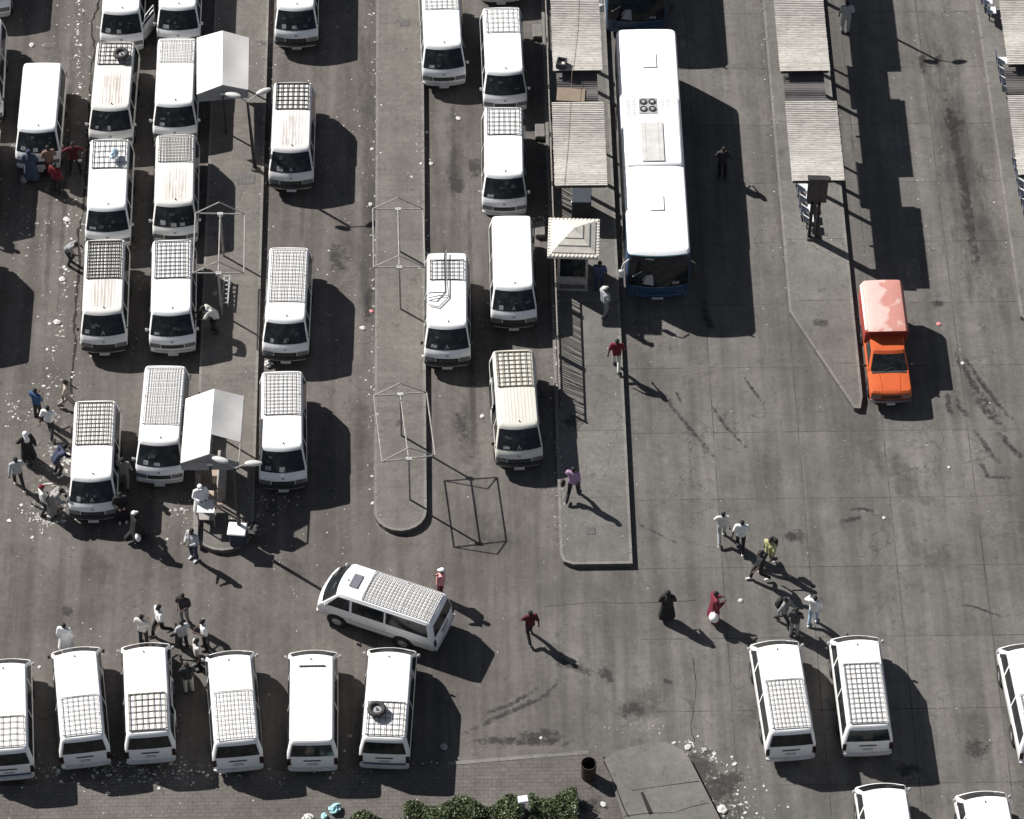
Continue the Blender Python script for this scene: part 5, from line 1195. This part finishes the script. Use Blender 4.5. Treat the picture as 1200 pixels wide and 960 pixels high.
sk0 = mat('skin_deep_brown', (.075, .042, .028), .55, var=.08); sk1 = mat('skin_brown', (.14, .08, .052), .55, var=.08); eye0 = mat('eye_dark', (.02, .015, .012), .3)
def cloth_mesh(kind, pose):
    def mk():
        j = J(pose); mb = MB()
        if kind in ('shirt', 'longshirt'):
            torso(mb, j, .016); lo_ = (j['pv'] - Vector((0, 0, .05)))
            for x in (-.06, .06): limb(mb, (j['ch'] + Vector((x, 0, 0)), .12), (lo_ + Vector((x, 0, 0)), .122))
            for s_, e_, w_ in (('sl', 'el', 'wl'), ('sr', 'er', 'wr')):
                if kind == 'shirt': limb(mb, (j[s_], .075), (j[s_].lerp(j[e_], .75), .068))
                else: limb(mb, (j[s_], .072), (j[e_], .058), (j[e_].lerp(j[w_], .92), .045))
        elif kind == 'trousers':
            for x in (-.05, .05): limb(mb, (j['pv'] + Vector((x, 0, .0)), .105), (j['pv'] + Vector((x, 0, -.08)), .10))
            for h2, k, a2 in (('hl', 'kl', 'al'), ('hr', 'kr', 'ar')): limb(mb, (j[h2] - Vector((0, 0, .02)), .098), (j[k], .074), (j[a2] + Vector((0, 0, .03)), .062))
        elif kind == 'robe':
            torso(mb, j, .02); pv = j['pv']; hem = (j['al'] + j['ar']) / 2
            for x in (-.08, 0, .08): limb(mb, (j['ch'] + Vector((x * .6, 0, 0)), .13), (pv + Vector((x, 0, -.1)), .15), (Vector((hem.x + x * 1.8, hem.y, .26)), .18))
            for h2, k, a2 in (('hl', 'kl', 'al'), ('hr', 'kr', 'ar')): limb(mb, (pv, .14), (j[k], .12), (j[a2] + Vector((0, 0, .10)), .11))
            for s_, e_, w_ in (('sl', 'el', 'wl'), ('sr', 'er', 'wr')): limb(mb, (j[s_], .078), (j[e_], .07), (j[e_].lerp(j[w_], .9), .062))
        elif kind == 'hair':
            mb.sphere(j['hd'] + Vector((0, .03, .05)), (.088, .098, .092), 14, 9)
        elif kind == 'scarf':
            mb.sphere(j['hd'] + Vector((0, .035, .03)), (.108, .112, .125), 14, 9); limb(mb, (j['nk'] + Vector((0, .05, .03)), .09), (j['ch'] + Vector((0, .09, .06)), .12)); limb(mb, (j['nk'], .085), (j['nk'] - Vector((0, -.0, .06)), .13))
        elif kind == 'cap':
            mb.sphere(j['hd'] + Vector((0, .02, .075)), (.098, .108, .07), 14, 9); mb.sphere(j['hd'] + Vector((0, -.09, .05)), (.07, .07, .014), 10, 6)
        me = remesh(mb, kind, .022 if kind not in ('hair', 'cap', 'scarf') else .014, M['white'])
        return me
    return cached((kind, pose), mk)
def shoe_mesh(pose, a2):
    def mk():
        j = J(pose); mb = MB(); f = j[a2]; limb(mb, (f - Vector((0, -.05, .045)), .048), (f + Vector((0, -.06, -.055)), .045), (f + Vector((0, -.16, -.062)), .036)); return remesh(mb, 'shoe', .016, M['white'])
    return cached(('shoe', pose, a2), mk)
CLOTH = dict(white=(.74, .74, .73), offwhite=(.55, .54, .50), grey=(.22, .22, .225), lgrey=(.36, .37, .385), black=(.012, .012, .013), dark=(.03, .03, .034), red=(.14, .006, .014), darkred=(.07, .005, .010), pink=(.60, .26, .27), lilac=(.34, .22, .34), blue=(.03, .08, .18), mblue=(.05, .06, .13), pblue=(.045, .07, .12), yellow=(.42, .42, .20), jeans=(.14, .22, .34), paleblue=(.30, .42, .55), navy=(.03, .04, .08), beige=(.34, .29, .24), orange=(.20, .125, .095), robegrey=(.25, .24, .23), crimson=(.15, .012, .03), khaki=(.24, .22, .20))  # pblue and orange darkened so the cloth colour carries the van shade
CLOTH = {k: sw('cloth_' + k, v) for k, v in CLOTH.items()}
def put(nm_, me, m_, par):
    o = link(nm_, me, par); s0 = o.material_slots[0]; s0.link = 'OBJECT'; s0.material = m_; return o
def person(label, px, py, deg, pose='stand', top='white', low='dark', kind='shirt', head='hair', hcol=None, shoes='dark', h=1.0, z=0.0, skin=0, group=None):
    p0 = G(px, py, z); s = h * 1.04; t = thing('person', label, 'person', (p0.x, p0.y, z), R_(deg), group)
    t.scale = (s, s, s)
    bo = link('body', body_mesh(pose), t)
    if skin: bo.material_slots[0].link = 'OBJECT'; bo.material_slots[0].material = sk1
    if kind == 'robe': put('robe', cloth_mesh('robe', pose), CLOTH[top], t)
    else: put('shirt', cloth_mesh(kind, pose), CLOTH[top], t); put('trousers', cloth_mesh('trousers', pose), CLOTH[low], t)
    if head == 'scarf': put('headscarf', cloth_mesh('scarf', pose), CLOTH[hcol or 'black'], t)
    elif head == 'cap': put('cap', cloth_mesh('cap', pose), CLOTH[hcol or 'white'], t)
    else: put('hair', cloth_mesh('hair', pose), CLOTH['black'], t)
    for a2 in ('al', 'ar'): put('shoe', shoe_mesh(pose, a2), CLOTH[shoes], t)
    return t, p0
# deg 0 faces the camera; 90 faces right (+X); 180 faces away
PP = [
 ('man just outside the left edge whose long shadow falls into the photo', -26, 268, 90, 'walk', 'white', 'dark', 'shirt', 'hair', None),
 ('person in a long blue robe at the bonnet of the bare roofed minibus', 38, 212, 175, 'hold', 'pblue', '', 'robe', 'scarf', 'navy'),
 ('woman with a patterned orange shawl in front of the bare roofed minibus', 60, 206, 200, 'hold', 'orange', 'darkred', 'longshirt', 'hair', None),
 ('person in a bright red robe among the group at the bare roofed minibus', 68, 226, 150, 'stand', 'red', 'black', 'longshirt', 'hair', None),
 ('man in a dark red top with hands on hips in the shade of the vans', 89, 203, 5, 'hips', 'darkred', 'black', 'shirt', 'hair', None),
 ('man in a grey shirt bending beside the ground crack at the left', 85, 311, 60, 'lean', 'grey', 'dark', 'shirt', 'hair', None),
 ('man in a blue shirt and dark trousers holding something near the left edge', 45, 489, 150, 'hold', 'blue', 'dark', 'shirt', 'hair', None),
 ('man in a white shirt and dark trousers just right of the man in blue', 60, 510, 170, 'walk2', 'white', 'dark', 'shirt', 'hair', None),
 ('man in beige striding with his arm out at the rear of the off white minibus', 81, 480, 90, 'walk', 'beige', 'khaki', 'shirt', 'hair', None),
 ('woman in a black robe with a white headscarf at the far left', 34, 540, 210, 'walk', 'black', '', 'robe', 'scarf', 'white'),
 ('man in a pale grey shirt and white shoes at the left edge', 23, 571, 200, 'walk2', 'lgrey', 'dark', 'longshirt', 'hair', None, 'white'),
 ('man in navy crouching over the rubbish beside the off white minibus', 71, 556, 120, 'lean', 'navy', 'dark', 'shirt', 'hair', None, 'white'),
 ('person with a red cap and white shirt beside the off white minibus', 53, 602, 110, 'reach', 'offwhite', 'dark', 'longshirt', 'cap', 'red'),
 ('person in a long grey robe at the side of the off white minibus', 66, 602, 80, 'lean', 'robegrey', '', 'robe', 'hair', None),
 ('man in brown reaching between two minibuses at the lower left', 147, 571, 180, 'reach', 'khaki', 'khaki', 'longshirt', 'hair', None),
 ('woman in a black robe in the shade right of the off white minibus', 144, 611, 10, 'hold', 'black', '', 'robe', 'hair', None, 'white'),
 ('person in a black robe with a white cap, white bag in hand', 161, 633, 120, 'walk', 'black', '', 'robe', 'cap', 'white'),
 ('man in a grey hoodie and jeans writing beside the vendor cart', 228, 655, -40, 'hold', 'lgrey', 'navy', 'longshirt', 'hair', None, 'white'),
 ('man in a pale shirt leaning into the side of a minibus in the upper left', 250, 389, -80, 'lean', 'offwhite', 'black', 'shirt', 'hair', None),
 ('vendor in a white robe standing at the cart under the lower canopy', 237, 602, 20, 'hold', 'white', '', 'robe', 'cap', 'white'),
 ('man in a white robe standing at the nose of the second bottom row minibus', 79, 763, 170, 'stand', 'white', '', 'robe', 'hair', None),
 ('man in a white shirt, leftmost of the group above the bottom row', 169, 755, 160, 'hold', 'offwhite', 'dark', 'shirt', 'hair', None),
 ('man in a white shirt and black trousers walking behind the bottom row group', 189, 744, -60, 'walk', 'white', 'black', 'shirt', 'hair', None),
 ('man in a black shirt and grey trousers at the top of the bottom row group', 217, 729, -20, 'hold', 'dark', 'grey', 'shirt', 'hair', None),
 ('man in a grey shirt in the middle of the bottom row group', 216, 760, -150, 'hold', 'lgrey', 'dark', 'shirt', 'hair', None),
 ('broad man in a white shirt at the right of the bottom row group', 241, 760, -80, 'hold', 'white', 'black', 'shirt', 'hair', None),
 ('man in a patterned pale shirt in front of the broad man in white', 233, 783, -70, 'stand', 'offwhite', 'black', 'shirt', 'hair', None),
 ('man in a black shirt and white trousers between the third and fourth bottom row vans', 222, 811, 190, 'hold', 'dark', 'offwhite', 'shirt', 'hair', None),
 ('woman in a pink top with a white cap behind the turning minibus', 518, 700, -100, 'phone', 'pink', 'darkred', 'longshirt', 'cap', 'white'),
 ('man in a dark red shirt walking alone in the open yard', 621, 749, 195, 'walk', 'darkred', 'black', 'shirt', 'hair', None, 'grey'),
 ('man in a lilac shirt walking on the lower end of the railed platform', 671, 583, 160, 'walk', 'lilac', 'black', 'shirt', 'hair', None),
 ('man in a red shirt and white trousers at the kerb below the bus', 722, 432, 175, 'walk2', 'red', 'offwhite', 'shirt', 'hair', None),
 ('man in a blue shirt standing in the shade of the pyramid kiosk', 702, 340, 170, 'stand', 'mblue', 'navy', 'shirt', 'hair', None),
 ('guard in a grey uniform and cap between the kiosk and the bus', 708, 370, 130, 'reach', 'lgrey', 'grey', 'shirt', 'cap', 'offwhite'),
 ('man in pale clothes walking on the concrete, left of the pair', 845, 633, 180, 'walk', 'offwhite', 'lgrey', 'longshirt', 'hair', None, 'offwhite'),
 ('man in a white tee and black trousers, right of the pair on the concrete', 867, 644, 175, 'walk2', 'white', 'black', 'shirt', 'hair', None, 'white'),
 ('person in a yellow top with a black backpack on the concrete', 900, 664, -40, 'walk', 'yellow', 'dark', 'shirt', 'hair', None, 'white'),
 ('man in black with white shoes striding beside the yellow topped person', 889, 680, -80, 'walk', 'black', 'black', 'shirt', 'hair', None, 'white'),
 ('person in grey wearing a black backpack above the right pair of vans', 918, 733, 60, 'walk', 'grey', 'dark', 'longshirt', 'hair', None),
 ('man in dark grey directly above the nose of the left van of the right pair', 930, 745, 170, 'hold', 'dark', 'grey', 'longshirt', 'hair', None),
 ('person in a white shirt and pale jeans with a hand at the head', 952, 731, 160, 'phone', 'white', 'paleblue', 'longshirt', 'hair', None, 'white'),
 ('woman in crimson carrying a white bundle across the concrete', 836, 728, 110, 'hold', 'crimson', 'crimson', 'robe', 'hair', None),
 ('woman in a wide black robe walking on the open concrete', 781, 726, 180, 'hold', 'black', '', 'robe', 'scarf', 'black'),
 ('man in black standing deep in the shade right of the bus', 846, 208, 175, 'hold', 'dark', 'black', 'shirt', 'hair', None),
 ('man in pale grey clothes at the shade edge near the top right', 990, 38, 175, 'stand', 'lgrey', 'lgrey', 'shirt', 'hair', None),
]
PZ = {702: KH, 708: KH, 671: KH, 722: KH, 237: KH, 250: KH}
PO = {}
for r in PP:
    lb, px, py, deg, pose, top, low, kind, head, hcol = r[:10]; sh = r[10] if len(r) > 10 else 'dark'
    PO[px, py] = person(lb, px, py, deg, pose, top, low or 'dark', kind, head, hcol, sh, z=PZ.get(px, 0.0) if py < 620 else 0.0, h=random.uniform(.97, 1.05))[0]
def held(name, label, cat, who, off, r, m_, flat=False, group=None):
    o = PO[who]; mt = Matrix.Translation(o.location) @ Matrix.Rotation(o.rotation_euler.z, 4, 'Z') @ Matrix.Scale(o.scale.x, 4); p = mt @ Vector(off)
    t = thing(name, label, cat, p, o.rotation_euler.z, group); rnd = random.Random(int(who[0]))
    mb = MB()
    if flat: mb.box((0, 0, 0), r, bevel=min(r) * .25)
    else:
        mb.sphere((0, 0, 0), r, 12, 8); mb.v = [(x * rnd.uniform(.85, 1.12), y * rnd.uniform(.85, 1.12), z * rnd.uniform(.9, 1.1)) for x, y, z in mb.v]
    mb.build('bag_body', m_, t, angle=50)
    if cat == 'backpack':
        mb = MB(); mb.box((0, .09 if not flat else r[1] / 2 + .03, -.06), (.22, .06, .2), bevel=.015); mb.build('pocket', m_, t)
        for x in (-.12, .12): mb = MB(); mb.path([(x, -.08, .14), (x, -.20, .16), (x, -.31, .05), (x, -.24, -.10)], .012, 5); mb.build('strap', CLOTH['black'], t)
    elif cat in ('bag', 'bundle'):
        mb = MB(); mb.path([(-.08, 0, r[2] * .8), (-.04, 0, r[2] + .10), (.04, 0, r[2] + .10), (.08, 0, r[2] * .8)], .008, 4); mb.build('handle', m_, t)
held('backpack', 'black backpack on the yellow topped person', 'backpack', (900, 664), (0, .23, 1.25), (.32, .18, .46), CLOTH['black'], True)
held('backpack', 'black backpack on the person in grey above the right pair of vans', 'backpack', (918, 733), (0, .23, 1.25), (.32, .18, .46), CLOTH['black'], True)
held('bundle', 'round white bundle carried by the woman in crimson', 'bundle', (836, 728), (-.26, .12, .62), (.22, .20, .22), CLOTH['white'])
held('hand_bag', 'white bag held by the black robed person with the white cap', 'bag', (161, 633), (-.32, .10, .58), (.14, .10, .20), CLOTH['white'])
held('hand_bag', 'black bag at the side of the man in the lilac shirt', 'bag', (671, 583), (.36, .02, .68), (.10, .14, .18), CLOTH['black'])
held('hand_bag', 'pale bag at the feet of the person in the blue robe', 'bag', (38, 212), (.30, .15, .2), (.16, .16, .18), CLOTH['grey'])
held('phone', 'white sheet of paper held by the man with hands on hips in the shade', 'paper', (89, 203), (.22, -.26, .98), (.16, .02, .14), CLOTH['white'], True)
